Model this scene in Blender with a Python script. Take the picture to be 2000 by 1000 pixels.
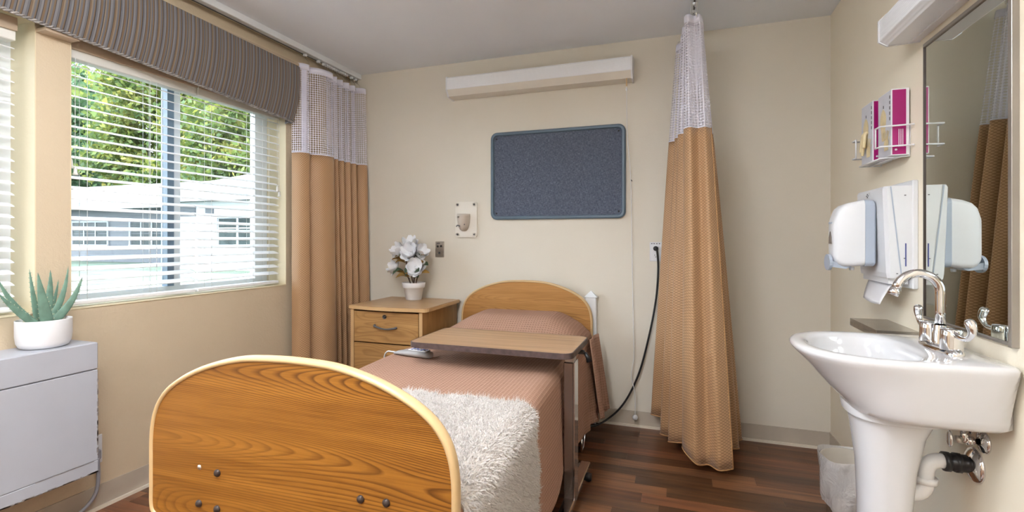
import bpy, math, random
from mathutils import Vector, Matrix
R = math.radians
random.seed(7)
for o in list(bpy.data.objects):
    bpy.data.objects.remove(o)
SC = bpy.context.scene
COL = SC.collection

# ------------------------------------------------------------------ camera, sky, sun, exposure
cd = bpy.data.cameras.new('camera'); cam = bpy.data.objects.new('camera', cd); COL.objects.link(cam)
cam.location = (0, 0, 1.183); cam.rotation_euler = (R(90), 0, R(18.95))
cd.sensor_width = 36; cd.lens = 36 * 963 / 2000; cd.shift_y = -0.0165; cd.clip_start = 0.02; cd.clip_end = 300
SC.camera = cam
SC.view_settings.view_transform = 'Standard'; SC.view_settings.look = 'None'
SC.view_settings.exposure = 1.5; SC.view_settings.gamma = 1.0; SC.view_settings.use_curve_mapping = False
W = bpy.data.worlds.new('sky'); SC.world = W; W.use_nodes = True
bg = W.node_tree.nodes['Background']
bg.inputs[0].default_value = (0.80, 0.90, 1.0, 1); bg.inputs[1].default_value = 4.6
sd = bpy.data.lights.new('sun', 'SUN'); sd.energy = 2.4; sd.angle = R(1.0); sd.color = (1, .95, .86)
sun = bpy.data.objects.new('sun', sd); COL.objects.link(sun)
sun.rotation_euler = Vector((0.10, 0.78, -0.70)).to_track_quat('-Z', 'Y').to_euler(); sun.location = (10, -20, 30)
FILL_POWER = 12.5      # emission of the two added fill lights, out of view

XL, XR, YB, ZC, YF = -2.42, 0.793, 3.20, 2.44, -2.3

# ------------------------------------------------------------------ materials
def new_mat(name):
    m = bpy.data.materials.new(name); m.use_nodes = True
    nt = m.node_tree
    return m, nt, nt.nodes['Principled BSDF']
def N(nt, t, **kw):
    n = nt.nodes.new(t)
    for k, v in kw.items():
        setattr(n, k, v)
    return n
def mth(nt, op, a, b=None, c=None):
    n = nt.nodes.new('ShaderNodeMath'); n.operation = op
    for i, v in enumerate((a, b, c)):
        if v is None: continue
        if isinstance(v, (int, float)): n.inputs[i].default_value = v
        else: nt.links.new(v, n.inputs[i])
    return n.outputs[0]
def ramp(nt, fac, stops, interp='LINEAR'):
    n = nt.nodes.new('ShaderNodeValToRGB'); n.color_ramp.interpolation = interp
    el = n.color_ramp.elements
    while len(el) < len(stops): el.new(0.5)
    for e, (p, c) in zip(el, stops):
        e.position = p; e.color = (*c, 1)
    nt.links.new(fac, n.inputs[0]); return n.outputs[0]
def mixc(nt, fac, a, b, mode='MIX'):
    n = nt.nodes.new('ShaderNodeMix'); n.data_type = 'RGBA'; n.blend_type = mode
    for i, v in ((0, fac), (6, a), (7, b)):
        if isinstance(v, (int, float)): n.inputs[i].default_value = v
        elif isinstance(v, tuple): n.inputs[i].default_value = (*v, 1)
        else: nt.links.new(v, n.inputs[i])
    return n.outputs[2]
def coords(nt, kind='Object', scale=(1, 1, 1), rot=(0, 0, 0), loc=(0, 0, 0)):
    tc = N(nt, 'ShaderNodeTexCoord'); mp = N(nt, 'ShaderNodeMapping')
    mp.inputs['Scale'].default_value = scale; mp.inputs['Rotation'].default_value = rot; mp.inputs['Location'].default_value = loc
    nt.links.new(tc.outputs[kind], mp.inputs[0]); return mp.outputs[0]
def noise(nt, vec, scale=5, detail=3, rough=.5, dist=0):
    n = N(nt, 'ShaderNodeTexNoise'); n.inputs['Scale'].default_value = scale; n.inputs['Detail'].default_value = detail
    n.inputs['Roughness'].default_value = rough; n.inputs['Distortion'].default_value = dist
    nt.links.new(vec, n.inputs['Vector']); return n.outputs[0]
def bump(nt, bsdf, h, strength=.3, dist=.01):
    b = N(nt, 'ShaderNodeBump'); b.inputs['Strength'].default_value = strength; b.inputs['Distance'].default_value = dist
    nt.links.new(h, b.inputs['Height']); nt.links.new(b.outputs[0], bsdf.inputs['Normal'])
def plain(name, col, rough=.5, metal=0, var=.06, vs=8, bmp=0, bs=200, spec=.5, coat=0):
    m, nt, b = new_mat(name)
    v = coords(nt)
    n = noise(nt, v, vs, 3)
    lo = tuple(max(0, c * (1 - var)) for c in col); hi = tuple(min(1, c * (1 + var)) for c in col)
    nt.links.new(ramp(nt, n, [(.3, lo), (.7, hi)]), b.inputs['Base Color'])
    b.inputs['Roughness'].default_value = rough; b.inputs['Metallic'].default_value = metal
    b.inputs['Specular IOR Level'].default_value = spec; b.inputs['Coat Weight'].default_value = coat
    if bmp: bump(nt, b, noise(nt, v, bs, 3), bmp, .004)
    return m
def oak(name, lo, hi, dark, grain=(1.3, 5.0), along='x', lines=9.0, rough=.38, amt=.6, drift=0.0):
    """laminate oak: contour lines of a stretched noise give the cathedral grain, fine streaks the pores"""
    m, nt, b = new_mat(name)
    g, a = grain
    s = {'x': (g, a, a), 'y': (a, g, a), 'z': (a, a, g)}[along]
    v = coords(nt, scale=s)
    f = noise(nt, v, 1.0, 1.2, .4, .15)
    if drift:
        sx = N(nt, 'ShaderNodeSeparateXYZ'); nt.links.new(coords(nt), sx.inputs[0]); f = mth(nt, 'MULTIPLY_ADD', sx.outputs[2], drift, f)
    ln = mth(nt, 'FRACT', mth(nt, 'MULTIPLY', f, lines))
    tri = ramp(nt, ln, [(0, (0, 0, 0)), (.45, (.08, .08, .08)), (.86, (1, 1, 1)), (1, (0, 0, 0))])
    bold = ramp(nt, noise(nt, coords(nt, scale=tuple(k * .9 for k in s), loc=(3, 5, 2)), 1.0, 1), [(.35, (.38, .38, .38)), (.60, (1, 1, 1))])
    tri = mth(nt, 'MULTIPLY', tri, bold)
    p = {'x': (6, 260, 260), 'y': (260, 6, 260), 'z': (260, 260, 6)}[along]
    pores = noise(nt, coords(nt, scale=p), 1, 3, .6)
    st = {'x': (2, 40, 40), 'y': (40, 2, 40), 'z': (40, 40, 2)}[along]
    streak = noise(nt, coords(nt, scale=st), 1, 3, .55)
    base = ramp(nt, streak, [(.3, lo), (.7, hi)])
    c1 = mixc(nt, mth(nt, 'MULTIPLY', tri, amt), base, dark)
    pr = ramp(nt, pores, [(.45, (1, 1, 1)), (.72, (.62, .55, .48))])
    c2 = mixc(nt, .55, c1, pr, 'MULTIPLY')
    nt.links.new(c2, b.inputs['Base Color']); b.inputs['Roughness'].default_value = rough
    bump(nt, b, pores, .06, .002)
    return m
def uvn(nt):
    u = N(nt, 'ShaderNodeUVMap'); u.uv_map = 'UVMap'
    s = N(nt, 'ShaderNodeSeparateXYZ'); nt.links.new(u.outputs[0], s.inputs[0]); return s.outputs[0], s.outputs[1], u.outputs[0]
def lattice(nt, u, v, pu, pv):
    a = mth(nt, 'SINE', mth(nt, 'MULTIPLY', u, 2 * math.pi / pu)); b = mth(nt, 'SINE', mth(nt, 'MULTIPLY', v, 2 * math.pi / pv))
    return mth(nt, 'MULTIPLY', a, b)

def paint(name, col, bmp=.25, bs=90):
    m, nt, b = new_mat(name)
    v = coords(nt)
    n = noise(nt, v, 1.5, 4)
    lo = tuple(c * .97 for c in col); hi = tuple(min(1, c * 1.03) for c in col)
    nt.links.new(ramp(nt, n, [(.3, lo), (.7, hi)]), b.inputs['Base Color'])
    b.inputs['Roughness'].default_value = .55; b.inputs['Specular IOR Level'].default_value = .3
    bump(nt, b, noise(nt, v, bs, 4, .6), bmp, .004)
    return m
M = {}
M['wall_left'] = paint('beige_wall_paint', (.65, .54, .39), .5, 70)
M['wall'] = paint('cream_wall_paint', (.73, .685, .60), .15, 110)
M['wall_right'] = paint('brightened_cream_wall_paint', (.86, .785, .645), .15, 110)  # same cream paint; brighter light on this wall is put into the colour
M['ceiling'] = paint('ceiling_paint', (.86, .905, .98), .2, 120)
M['reveal'] = paint('cream_reveal_paint', (.74, .65, .46), .15, 110)
M['base'] = plain('vinyl_baseboard', (.50, .44, .365), .45, var=.05)
M['toe'] = plain('pale_toe_strip', (.74, .68, .58), .4, var=.03)
M['oak_front'] = oak('golden_oak', (.29, .115, .015), (.42, .18, .027), (.085, .026, .004), (.55, 4.2), 'x', 95, drift=.75, amt=.85)
M['oak_head'] = oak('oak_headboard', (.40, .19, .05), (.53, .27, .085), (.19, .07, .018), (.55, 5.0), 'x', 70, drift=.7, amt=.7)
M['oak_ns'] = oak('knotty_oak', (.40, .21, .072), (.52, .30, .115), (.24, .105, .032), (1.5, 6.0), 'x', 26, drift=.3, amt=.5)
M['oak_ns_side'] = oak('knotty_oak_side', (.36, .19, .062), (.46, .26, .095), (.22, .095, .03), (2.0, 7.0), 'z', 5, amt=.45)
M['oak_top'] = oak('nightstand_top_oak', (.50, .30, .14), (.60, .38, .19), (.33, .17, .07), (1.0, 7.0), 'x', 18, rough=.3, amt=.35)
M['oak_table'] = oak('table_top_oak', (.37, .21, .10), (.52, .32, .17), (.26, .13, .06), (.5, 14.0), 'x', 5, rough=.33, amt=.45)
M['band'] = plain('pale_wood_edge', (.66, .47, .25), .35, var=.05)
M['band_ns'] = plain('nightstand_edge', (.58, .37, .18), .4, var=.05)
M['dark_edge'] = plain('brown_rubber_edge', (.075, .05, .048), .45, var=.3, vs=40)
M['bolt'] = plain('dark_bolt', (.05, .035, .03), .4, .3)
M['chrome'] = plain('chrome', (.80, .80, .82), .07, 1, var=.02)
M['steel'] = plain('brushed_steel', (.55, .52, .48), .28, 1, var=.06, vs=60)
M['mirror_frame'] = plain('satin_frame', (.36, .33, .30), .38, .7, var=.06)
M['taupe_metal'] = plain('taupe_metal', (.36, .30, .27), .24, .85, var=.06)
M['black'] = plain('black_plastic', (.012, .012, .014), .35)
M['dark_grey'] = plain('dark_grey_plastic', (.12, .12, .13), .4)
M['white'] = plain('white_plastic', (.74, .75, .78), .35, var=.02)
M['porcelain'] = plain('white_porcelain', (.70, .705, .73), .08, var=.01, coat=.5)
M['pot'] = plain('white_ceramic', (.82, .83, .86), .4, var=.02)
M['heater'] = plain('grey_white_enamel', (.47, .49, .55), .42, var=.03, vs=6)
M['scuff'] = plain('scuffed_metal', (.33, .30, .29), .6, var=.3, vs=60)
M['slat'] = plain('white_slat', (.85, .86, .88), .4, var=.01)
M['headrail'] = plain('white_headrail', (.78, .78, .74), .45, var=.02)
M['blind_board'] = plain('beige_board', (.52, .41, .30), .5, var=.04)
M['cordw'] = plain('white_cord', (.80, .80, .80), .6, var=.02)
M['win_frame'] = plain('white_vinyl', (.82, .86, .90), .35, var=.02)
M['win_dark'] = plain('blue_grey_stile', (.16, .23, .31), .35, var=.05)
M['track'] = plain('white_track', (.74, .77, .80), .35, var=.02)
M['track_dark'] = plain('track_slot', (.06, .06, .06), .6)
M['brown_strip'] = plain('brown_shadow_moulding', (.20, .14, .07), .6)
M['hook'] = plain('wire_hook', (.45, .42, .38), .3, 1)
M['grey_plastic'] = plain('blue_grey_plastic', (.42, .48, .58), .35, var=.03)
M['remote_grey'] = plain('remote_grey', (.36, .35, .355), .4, var=.03)
M['cream_plastic'] = plain('cream_plastic', (.78, .74, .67), .35, var=.02)
M['holder'] = plain('taupe_plastic', (.56, .50, .44), .4, var=.03)
M['steel_plate'] = plain('steel_plate', (.52, .47, .42), .35, 1, var=.1, vs=60)
M['board_frame'] = plain('slate_blue_frame', (.11, .165, .225), .42, var=.04)
M['cord_grey'] = plain('grey_cable', (.33, .34, .39), .4)
M['pebble'] = plain('pebbles', (.55, .45, .36), .7, var=.35, vs=25)
M['soil'] = plain('dark_soil', (.06, .045, .035), .9)
M['stem'] = plain('brown_stem', (.12, .075, .06), .7, var=.2)
M['leaf_dark'] = plain('dark_leaf', (.05, .085, .045), .45, var=.2)
M['leaf_gold'] = plain('bronze_leaf', (.30, .17, .04), .5, var=.25, vs=15)
M['petal'] = plain('white_petal', (.84, .85, .88), .6, var=.02)
M['purple'] = plain('magenta_card', (.36, .005, .15), .35, var=.08)
M['box_grey'] = plain('grey_card', (.60, .61, .68), .4, var=.06, vs=20)
M['box_white'] = plain('white_card', (.80, .81, .85), .45, var=.02)
M['hand'] = plain('pale_yellow_print', (.72, .60, .36), .5, var=.1, vs=30)
M['ink'] = plain('dark_ink', (.06, .05, .07), .6)
M['ink_blue'] = plain('blue_ink', (.05, .07, .30), .6)
M['paper'] = plain('towel_paper', (.80, .79, .82), .8, var=.02)
M['smoke'] = plain('smoked_window', (.20, .17, .15), .2)
M['pipe_black'] = plain('black_pipe', (.015, .015, .017), .35)
M['pipe_white'] = plain('white_pipe', (.82, .81, .80), .35, var=.02)
M['bin'] = plain('beige_bin', (.50, .45, .38), .5)
M['tan_wall'] = M['wall']

def m_light():
    m, nt, b = new_mat('ribbed_diffuser')
    b.inputs['Base Color'].default_value = (.86, .88, .93, 1); b.inputs['Roughness'].default_value = .3
    v = coords(nt, scale=(1, 1, 1)); w = N(nt, 'ShaderNodeTexWave', bands_direction='Z'); w.inputs['Scale'].default_value = 45
    nt.links.new(v, w.inputs[0]); bump(nt, b, w.outputs[1], .25, .003)
    return m
M['diffuser'] = m_light()
def m_emit(name, col, s):
    m = bpy.data.materials.new(name); m.use_nodes = True; nt = m.node_tree
    nt.nodes.remove(nt.nodes['Principled BSDF']); e = N(nt, 'ShaderNodeEmission')
    e.inputs[0].default_value = (*col, 1); e.inputs[1].default_value = s
    nt.links.new(e.outputs[0], nt.nodes['Material Output'].inputs[0]); return m
M['fill_glow'] = m_emit('fill_light_emission', (1, .99, .985), FILL_POWER)
def m_plank(i, rng):
    m, nt, b = new_mat('walnut_plank_%d' % i)
    k = (1.15, 2.4, 1.6, 2.0, 1.35, 3.0, 1.8, 2.6)[i]
    r = rng.uniform(.9, 1.12)
    lo = (.044 * k * r, .018 * k, .0095 * k); hi = (.125 * k * r, .050 * k, .021 * k)
    v = coords(nt, scale=(2.2, 34, 34), loc=(rng.uniform(0, 50), 0, 0))
    n1 = noise(nt, v, 1, 4, .6, .4)
    n2 = noise(nt, coords(nt, scale=(9, 160, 100)), 1, 2)
    c = ramp(nt, n1, [(.28, lo), (.72, hi)])
    c = mixc(nt, .5, c, ramp(nt, n2, [(.3, (.75, .75, .75)), (.7, (1.0, 1.0, 1.0))]), 'MULTIPLY')
    nt.links.new(c, b.inputs['Base Color']); b.inputs['Roughness'].default_value = .30
    return m
PLANKS = [m_plank(i, random) for i in range(8)]
def m_spread():
    m, nt, b = new_mat('waffle_bedspread')
    u, v, uv = uvn(nt)
    a = mth(nt, 'ABSOLUTE', mth(nt, 'SINE', mth(nt, 'MULTIPLY', u, math.pi / .0155)))
    c = mth(nt, 'ABSOLUTE', mth(nt, 'SINE', mth(nt, 'MULTIPLY', v, math.pi / .0155)))
    h = mth(nt, 'MINIMUM', a, c)
    col = ramp(nt, h, [(0, (.54, .33, .245)), (.25, (.48, .29, .21)), (1, (.385, .225, .16))])  # waffle recesses coloured darker, their shade put into the colour
    nt.links.new(col, b.inputs['Base Color']); b.inputs['Roughness'].default_value = .85; b.inputs['Specular IOR Level'].default_value = .15
    inv = mth(nt, 'SUBTRACT', 1.0, h)
    bump(nt, b, inv, .55, .005); return m
M['spread'] = m_spread()
def m_curtain():
    m, nt, b = new_mat('tan_curtain_fabric')
    u, v, uv = uvn(nt)
    d = lattice(nt, u, v, .0165, .0145)
    col = ramp(nt, mth(nt, 'ADD', mth(nt, 'MULTIPLY', d, .5), .5), [(.25, (.36, .205, .100)), (.5, (.42, .245, .122)), (.72, (.56, .34, .18))])
    nt.links.new(col, b.inputs['Base Color']); b.inputs['Roughness'].default_value = .5; b.inputs['Sheen Weight'].default_value = .2
    bump(nt, b, d, .2, .002); return m
M['curtain'] = m_curtain()
M['hem'] = plain('tan_hem', (.50, .28, .12), .6, var=.12, vs=40)
def m_net():
    m, nt, b = new_mat('white_curtain_net')
    u, v, uv = uvn(nt)
    d = lattice(nt, u, v, .033, .029)
    hole = mth(nt, 'GREATER_THAN', mth(nt, 'ABSOLUTE', d), .26)
    b.inputs['Base Color'].default_value = (.80, .79, .90, 1); b.inputs['Roughness'].default_value = .7
    tr = N(nt, 'ShaderNodeBsdfTransparent'); mx = N(nt, 'ShaderNodeMixShader')
    nt.links.new(hole, mx.inputs[0]); nt.links.new(b.outputs[0], mx.inputs[1]); nt.links.new(tr.outputs[0], mx.inputs[2])
    nt.links.new(mx.outputs[0], nt.nodes['Material Output'].inputs[0]); return m
M['net'] = m_net()
M['tape'] = plain('white_tape', (.78, .78, .90), .7, var=.02)
def m_stripe():
    m, nt, b = new_mat('striped_valance')
    u, v, uv = uvn(nt)
    f = mth(nt, 'FRACT', mth(nt, 'MULTIPLY', u, 1 / .092))
    A, T, D, G, L = (.145, .155, .18), (.19, .12, .065), (.018, .015, .017), (.22, .23, .255), (.28, .22, .155)
    st = [(0, D), (.03, A), (.10, G), (.17, D), (.19, T), (.27, A), (.34, D), (.37, L), (.42, A), (.50, T), (.56, D), (.58, G), (.67, A), (.74, D), (.76, T), (.83, L), (.88, A), (.96, T)]
    col = ramp(nt, f, st, 'CONSTANT')
    col = mixc(nt, .12, col, (.25, .22, .20))
    nt.links.new(col, b.inputs['Base Color']); b.inputs['Roughness'].default_value = .45; b.inputs['Sheen Weight'].default_value = .15
    bump(nt, b, noise(nt, coords(nt), 500, 2), .1, .002); return m
M['stripe'] = m_stripe()
M['rope'] = plain('braided_cord', (.30, .28, .27), .6, var=.5, vs=60)
def m_boardfab():
    m, nt, b = new_mat('blue_grey_weave')
    v1 = coords(nt, scale=(60, 60, 700)); v2 = coords(nt, scale=(700, 60, 60))
    n = mth(nt, 'ADD', noise(nt, v1, 1, 2), noise(nt, v2, 1, 2))
    n = mth(nt, 'MULTIPLY', n, .5)
    nt.links.new(ramp(nt, n, [(.36, (.030, .040, .068)), (.5, (.085, .105, .155)), (.66, (.22, .25, .33))]), b.inputs['Base Color'])
    b.inputs['Roughness'].default_value = .8; bump(nt, b, n, .3, .003); return m
M['board'] = m_boardfab()
def m_mirror():
    m, nt, b = new_mat('mirror_glass'); b.inputs['Base Color'].default_value = (.72, .76, .72, 1)
    b.inputs['Metallic'].default_value = 1; b.inputs['Roughness'].default_value = .01
    return m
M['mirror'] = m_mirror()
def m_glass():
    m, nt, b = new_mat('window_glass')
    tr = N(nt, 'ShaderNodeBsdfTransparent'); gl = N(nt, 'ShaderNodeBsdfGlossy'); gl.inputs['Roughness'].default_value = .02
    tr.inputs[0].default_value = (.95, .97, .98, 1)
    fr = N(nt, 'ShaderNodeFresnel'); fr.inputs[0].default_value = 1.3
    mx = N(nt, 'ShaderNodeMixShader'); nt.links.new(fr.outputs[0], mx.inputs[0]); nt.links.new(tr.outputs[0], mx.inputs[1]); nt.links.new(gl.outputs[0], mx.inputs[2])
    nt.links.new(mx.outputs[0], nt.nodes['Material Output'].inputs[0]); return m
M['glass'] = m_glass()
def m_liner():
    m, nt, b = new_mat('clear_bin_liner')
    b.inputs['Base Color'].default_value = (.80, .78, .77, 1); b.inputs['Roughness'].default_value = .18
    n = noise(nt, coords(nt, scale=(18, 18, 9)), 1, 4, .6, 1.2); bump(nt, b, n, .9, .02)
    tr = N(nt, 'ShaderNodeBsdfTransparent'); mx = N(nt, 'ShaderNodeMixShader'); mx.inputs[0].default_value = .5
    nt.links.new(b.outputs[0], mx.inputs[1]); nt.links.new(tr.outputs[0], mx.inputs[2])
    nt.links.new(mx.outputs[0], nt.nodes['Material Output'].inputs[0]); return m
M['liner'] = m_liner()
M['aloe'] = plain('aloe_green', (.17, .30, .235), .45, var=.18, vs=30)
M['aloe_edge'] = plain('aloe_spines', (.50, .56, .40), .5)
M['fleece'] = plain('white_fleece', (.60, .55, .52), .95, var=.05, vs=30, spec=.1)
M['pile'] = plain('fleece_pile', (.72, .69, .67), .95, var=.05, vs=50, spec=.1)
# outdoors
M['lawn'] = plain('lawn', (.070, .100, .065), .9, var=.3, vs=1.2)
M['siding'] = None
def m_siding(name, col):
    m, nt, b = new_mat(name)
    w = N(nt, 'ShaderNodeTexWave', bands_direction='Z', wave_profile='SAW'); w.inputs['Scale'].default_value = 1.6
    nt.links.new(coords(nt), w.inputs[0])
    nt.links.new(ramp(nt, w.outputs[1], [(0, tuple(c * .7 for c in col)), (.12, col), (1, col)]), b.inputs['Base Color'])
    b.inputs['Roughness'].default_value = .6; bump(nt, b, w.outputs[1], .4, .03); return m
M['siding'] = m_siding('grey_siding', (.12, .125, .14)); M['siding_w'] = m_siding('white_siding', (.62, .63, .65))
M['shingle'] = plain('grey_shingles', (.17, .165, .17), .9, var=.12, vs=6)
M['fascia'] = plain('white_fascia', (.32, .33, .345), .6, var=.03)
M['soffit'] = plain('grey_soffit', (.16, .16, .15), .8)
M['pane_dark'] = plain('dark_pane', (.03, .04, .04), .35, var=.3, vs=3, spec=.15)
def m_leaf(name, a, b_, c):
    m, nt, b = new_mat(name)
    n = noise(nt, coords(nt), .42, 5, .68)
    nt.links.new(ramp(nt, n, [(.36, a), (.50, b_), (.64, c)]), b.inputs['Base Color']); b.inputs['Roughness'].default_value = .6
    tl = N(nt, 'ShaderNodeBsdfTranslucent'); nt.links.new(ramp(nt, n, [(.3, b_), (.7, c)]), tl.inputs[0])
    mx = N(nt, 'ShaderNodeMixShader'); mx.inputs[0].default_value = .45
    nt.links.new(b.outputs[0], mx.inputs[1]); nt.links.new(tl.outputs[0], mx.inputs[2])
    nt.links.new(mx.outputs[0], nt.nodes['Material Output'].inputs[0]); return m
M['leaf1'] = m_leaf('maple_leaves', (.018, .048, .011), (.075, .135, .024), (.31, .28, .062))
M['leaf2'] = m_leaf('dark_leaves', (.022, .055, .025), (.05, .11, .047), (.11, .19, .073))
M['bark'] = plain('bark', (.10, .08, .06), .9, var=.3)

# ------------------------------------------------------------------ mesh helpers
def wloc(o):
    v = Vector((0, 0, 0))
    while o is not None:
        v = v + Vector(o.location); o = o.parent
    return v
class MB:
    def __init__(s): s.v = []; s.f = []; s.uv = {}; s.sm = []
    def add(s, vs, fs, smooth=False, uvs=None):
        o = len(s.v); s.v += [tuple(p) for p in vs]
        for f in fs:
            s.f.append(tuple(i + o for i in f)); s.sm.append(smooth)
        if uvs:
            for i, q in enumerate(uvs): s.uv[o + i] = q
        return s
    def box(s, x0, x1, y0, y1, z0, z1, b=0.0):
        if b <= 0:
            vs = [(x, y, z) for z in (z0, z1) for y in (y0, y1) for x in (x0, x1)]
            return s.add(vs, [(0, 2, 3, 1), (4, 5, 7, 6), (0, 1, 5, 4), (2, 6, 7, 3), (0, 4, 6, 2), (1, 3, 7, 5)])
        b = min(b, abs(x1 - x0) * .49, abs(y1 - y0) * .49, abs(z1 - z0) * .49)
        # chamfered box: three quads sets + edges + corners
        vs = []; idx = {}
        for sx, X in ((0, x0), (1, x1)):
            for sy, Y in ((0, y0), (1, y1)):
                for sz, Z in ((0, z0), (1, z1)):
                    dx, dy, dz = (1 if not sx else -1), (1 if not sy else -1), (1 if not sz else -1)
                    for ax, p in (('x', (X, Y + dy * b, Z + dz * b)), ('y', (X + dx * b, Y, Z + dz * b)), ('z', (X + dx * b, Y + dy * b, Z))):
                        idx[(sx, sy, sz, ax)] = len(vs); vs.append(p)
        I = lambda a, b_, c, d: idx[(a, b_, c, d)]
        fs = []
        for q in (0, 1):
            fs.append([I(q, 0, 0, 'x'), I(q, 1, 0, 'x'), I(q, 1, 1, 'x'), I(q, 0, 1, 'x')])
            fs.append([I(0, q, 0, 'y'), I(1, q, 0, 'y'), I(1, q, 1, 'y'), I(0, q, 1, 'y')])
            fs.append([I(0, 0, q, 'z'), I(1, 0, q, 'z'), I(1, 1, q, 'z'), I(0, 1, q, 'z')])
            for r in (0, 1):
                fs.append([I(0, q, r, 'y'), I(1, q, r, 'y'), I(1, q, r, 'z'), I(0, q, r, 'z')])
                fs.append([I(q, 0, r, 'x'), I(q, 1, r, 'x'), I(q, 1, r, 'z'), I(q, 0, r, 'z')])
                fs.append([I(q, r, 0, 'x'), I(q, r, 1, 'x'), I(q, r, 1, 'y'), I(q, r, 0, 'y')])
                for t in (0, 1): fs.append([I(q, r, t, 'x'), I(q, r, t, 'y'), I(q, r, t, 'z')])
        c = Vector(((x0 + x1) / 2, (y0 + y1) / 2, (z0 + z1) / 2)); out = []
        for f in fs:
            p = [Vector(vs[i]) for i in f]; n = (p[1] - p[0]).cross(p[2] - p[0]); m = sum(p, Vector()) / len(p)
            out.append(tuple(f) if n.dot(m - c) > 0 else tuple(reversed(f)))
        return s.add(vs, out)
    def grid(s, fn, nu, nv, uvfn=None, smooth=True, closed_u=False):
        vs, uvs = [], []
        for j in range(nv + 1):
            for i in range(nu + (0 if closed_u else 1)):
                vs.append(fn(i / nu, j / nv)); uvs.append(uvfn(i / nu, j / nv) if uvfn else (i / nu, j / nv))
        w = nu if closed_u else nu + 1; fs = []
        for j in range(nv):
            for i in range(nu):
                a = j * w + i; b_ = j * w + (i + 1) % w
                fs.append((a, b_, b_ + w, a + w))
        return s.add(vs, fs, smooth, uvs)
    def loft(s, rings, cap0=True, cap1=True, smooth=True):
        n = len(rings[0]); vs = [p for r in rings for p in r]; fs = []
        for j in range(len(rings) - 1):
            for i in range(n):
                a = j * n + i; b_ = j * n + (i + 1) % n
                fs.append((a, b_, b_ + n, a + n))
        if cap0: fs.append(tuple(reversed(range(n))))
        if cap1: fs.append(tuple(range((len(rings) - 1) * n, len(rings) * n)))
        return s.add(vs, fs, smooth)
    def lathe(s, prof, n=24, c=(0, 0, 0), axis='z', smooth=True, cap0=False, cap1=False):
        rings = []
        for r, h in prof:
            ring = []
            for i in range(n):
                a = 2 * math.pi * i / n; p = (r * math.cos(a), r * math.sin(a), h)
                if axis == 'x': p = (h, p[0], p[1])
                elif axis == 'y': p = (p[1], h, p[0])
                ring.append((p[0] + c[0], p[1] + c[1], p[2] + c[2]))
            rings.append(ring)
        return s.loft(rings, cap0, cap1, smooth)
    def tube(s, pts, r, n=8, caps=True, radii=None):
        pts = [Vector(p) for p in pts]; rings = []; up = None
        for i, p in enumerate(pts):
            d = (pts[min(i + 1, len(pts) - 1)] - pts[max(i - 1, 0)])
            if d.length < 1e-9: d = Vector((0, 0, 1))
            d.normalize()
            if up is None:
                up = Vector((0, 0, 1)) if abs(d.z) < .9 else Vector((1, 0, 0))
            a = d.cross(up); a = a.normalized() if a.length > 1e-6 else d.orthogonal().normalized()
            up = a.cross(d).normalized(); rr = radii[i] if radii else r
            rings.append([p + rr * (math.cos(2 * math.pi * k / n) * a + math.sin(2 * math.pi * k / n) * up) for k in range(n)])
        return s.loft(rings, caps, caps)
    def prism(s, pts, axis, a, b_, smooth=False):
        """2D outline extruded along axis from a to b_"""
        def P(p, h): return {'x': (h, p[0], p[1]), 'y': (p[0], h, p[1]), 'z': (p[0], p[1], h)}[axis]
        n = len(pts); vs = [P(p, a) for p in pts] + [P(p, b_) for p in pts]
        fs = [(i, (i + 1) % n, n + (i + 1) % n, n + i) for i in range(n)] + [tuple(reversed(range(n))), tuple(range(n, 2 * n))]
        return s.add(vs, fs, smooth)
    def build(s, name, mat, parent=None, local=False):
        me = bpy.data.meshes.new(name)
        vs = s.v
        if parent is not None and not local:      # parts are drawn in room coordinates
            w = wloc(parent); vs = [(a - w.x, b - w.y, c - w.z) for a, b, c in vs]
        me.from_pydata(vs, [], s.f); me.polygons.foreach_set('use_smooth', s.sm)
        if s.uv:
            ul = me.uv_layers.new(name='UVMap')
            for l in me.loops: ul.data[l.index].uv = s.uv.get(l.vertex_index, (0, 0))
        me.validate(); me.update()
        import bmesh
        bm = bmesh.new(); bm.from_mesh(me); bmesh.ops.recalc_face_normals(bm, faces=bm.faces); bm.to_mesh(me); bm.free()
        me.materials.append(M[mat] if isinstance(mat, str) else mat)
        o = bpy.data.objects.new(name, me); COL.objects.link(o)
        if parent is not None: o.parent = parent
        return o
def shade(o, ang=40):
    me = o.data
    for p in me.polygons: p.use_smooth = True
    try: me.set_sharp_from_angle(angle=R(ang))
    except Exception: pass
    return o
def thing(name, label, cat, loc=(0, 0, 0), rz=0, group=None):
    o = bpy.data.objects.new(name, None); o.empty_display_size = .05; COL.objects.link(o)
    o.location = loc; o.rotation_euler = (0, 0, rz); o['label'] = label; o['category'] = cat
    if group: o['group'] = group
    return o
def tag(o, label, cat, group=None):
    o['label'] = label; o['category'] = cat
    if group: o['group'] = group
    return o
def struct(o, label=None):
    o['kind'] = 'structure'
    if label: o['label'] = label
    return o
def rel(pts, c): return [(p[0] - c[0], p[1] - c[1], p[2] - c[2]) for p in pts]
def catmull(pts, k=8, closed=False):
    P = [Vector(p) for p in pts]; n = len(P); out = []
    m = n if closed else n - 1
    for i in range(m):
        p0 = P[(i - 1) % n] if closed or i > 0 else P[0]; p1 = P[i]; p2 = P[(i + 1) % n]; p3 = P[(i + 2) % n] if closed or i + 2 < n else P[-1]
        for j in range(k):
            t = j / k
            out.append(.5 * ((2 * p1) + (p2 - p0) * t + (2 * p0 - 5 * p1 + 4 * p2 - p3) * t * t + (3 * p1 - p0 - 3 * p2 + p3) * t ** 3))
    if not closed: out.append(P[-1])
    return out
def ss(a, b, x):
    t = max(0, min(1, (x - a) / (b - a))); return t * t * (3 - 2 * t)
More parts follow.
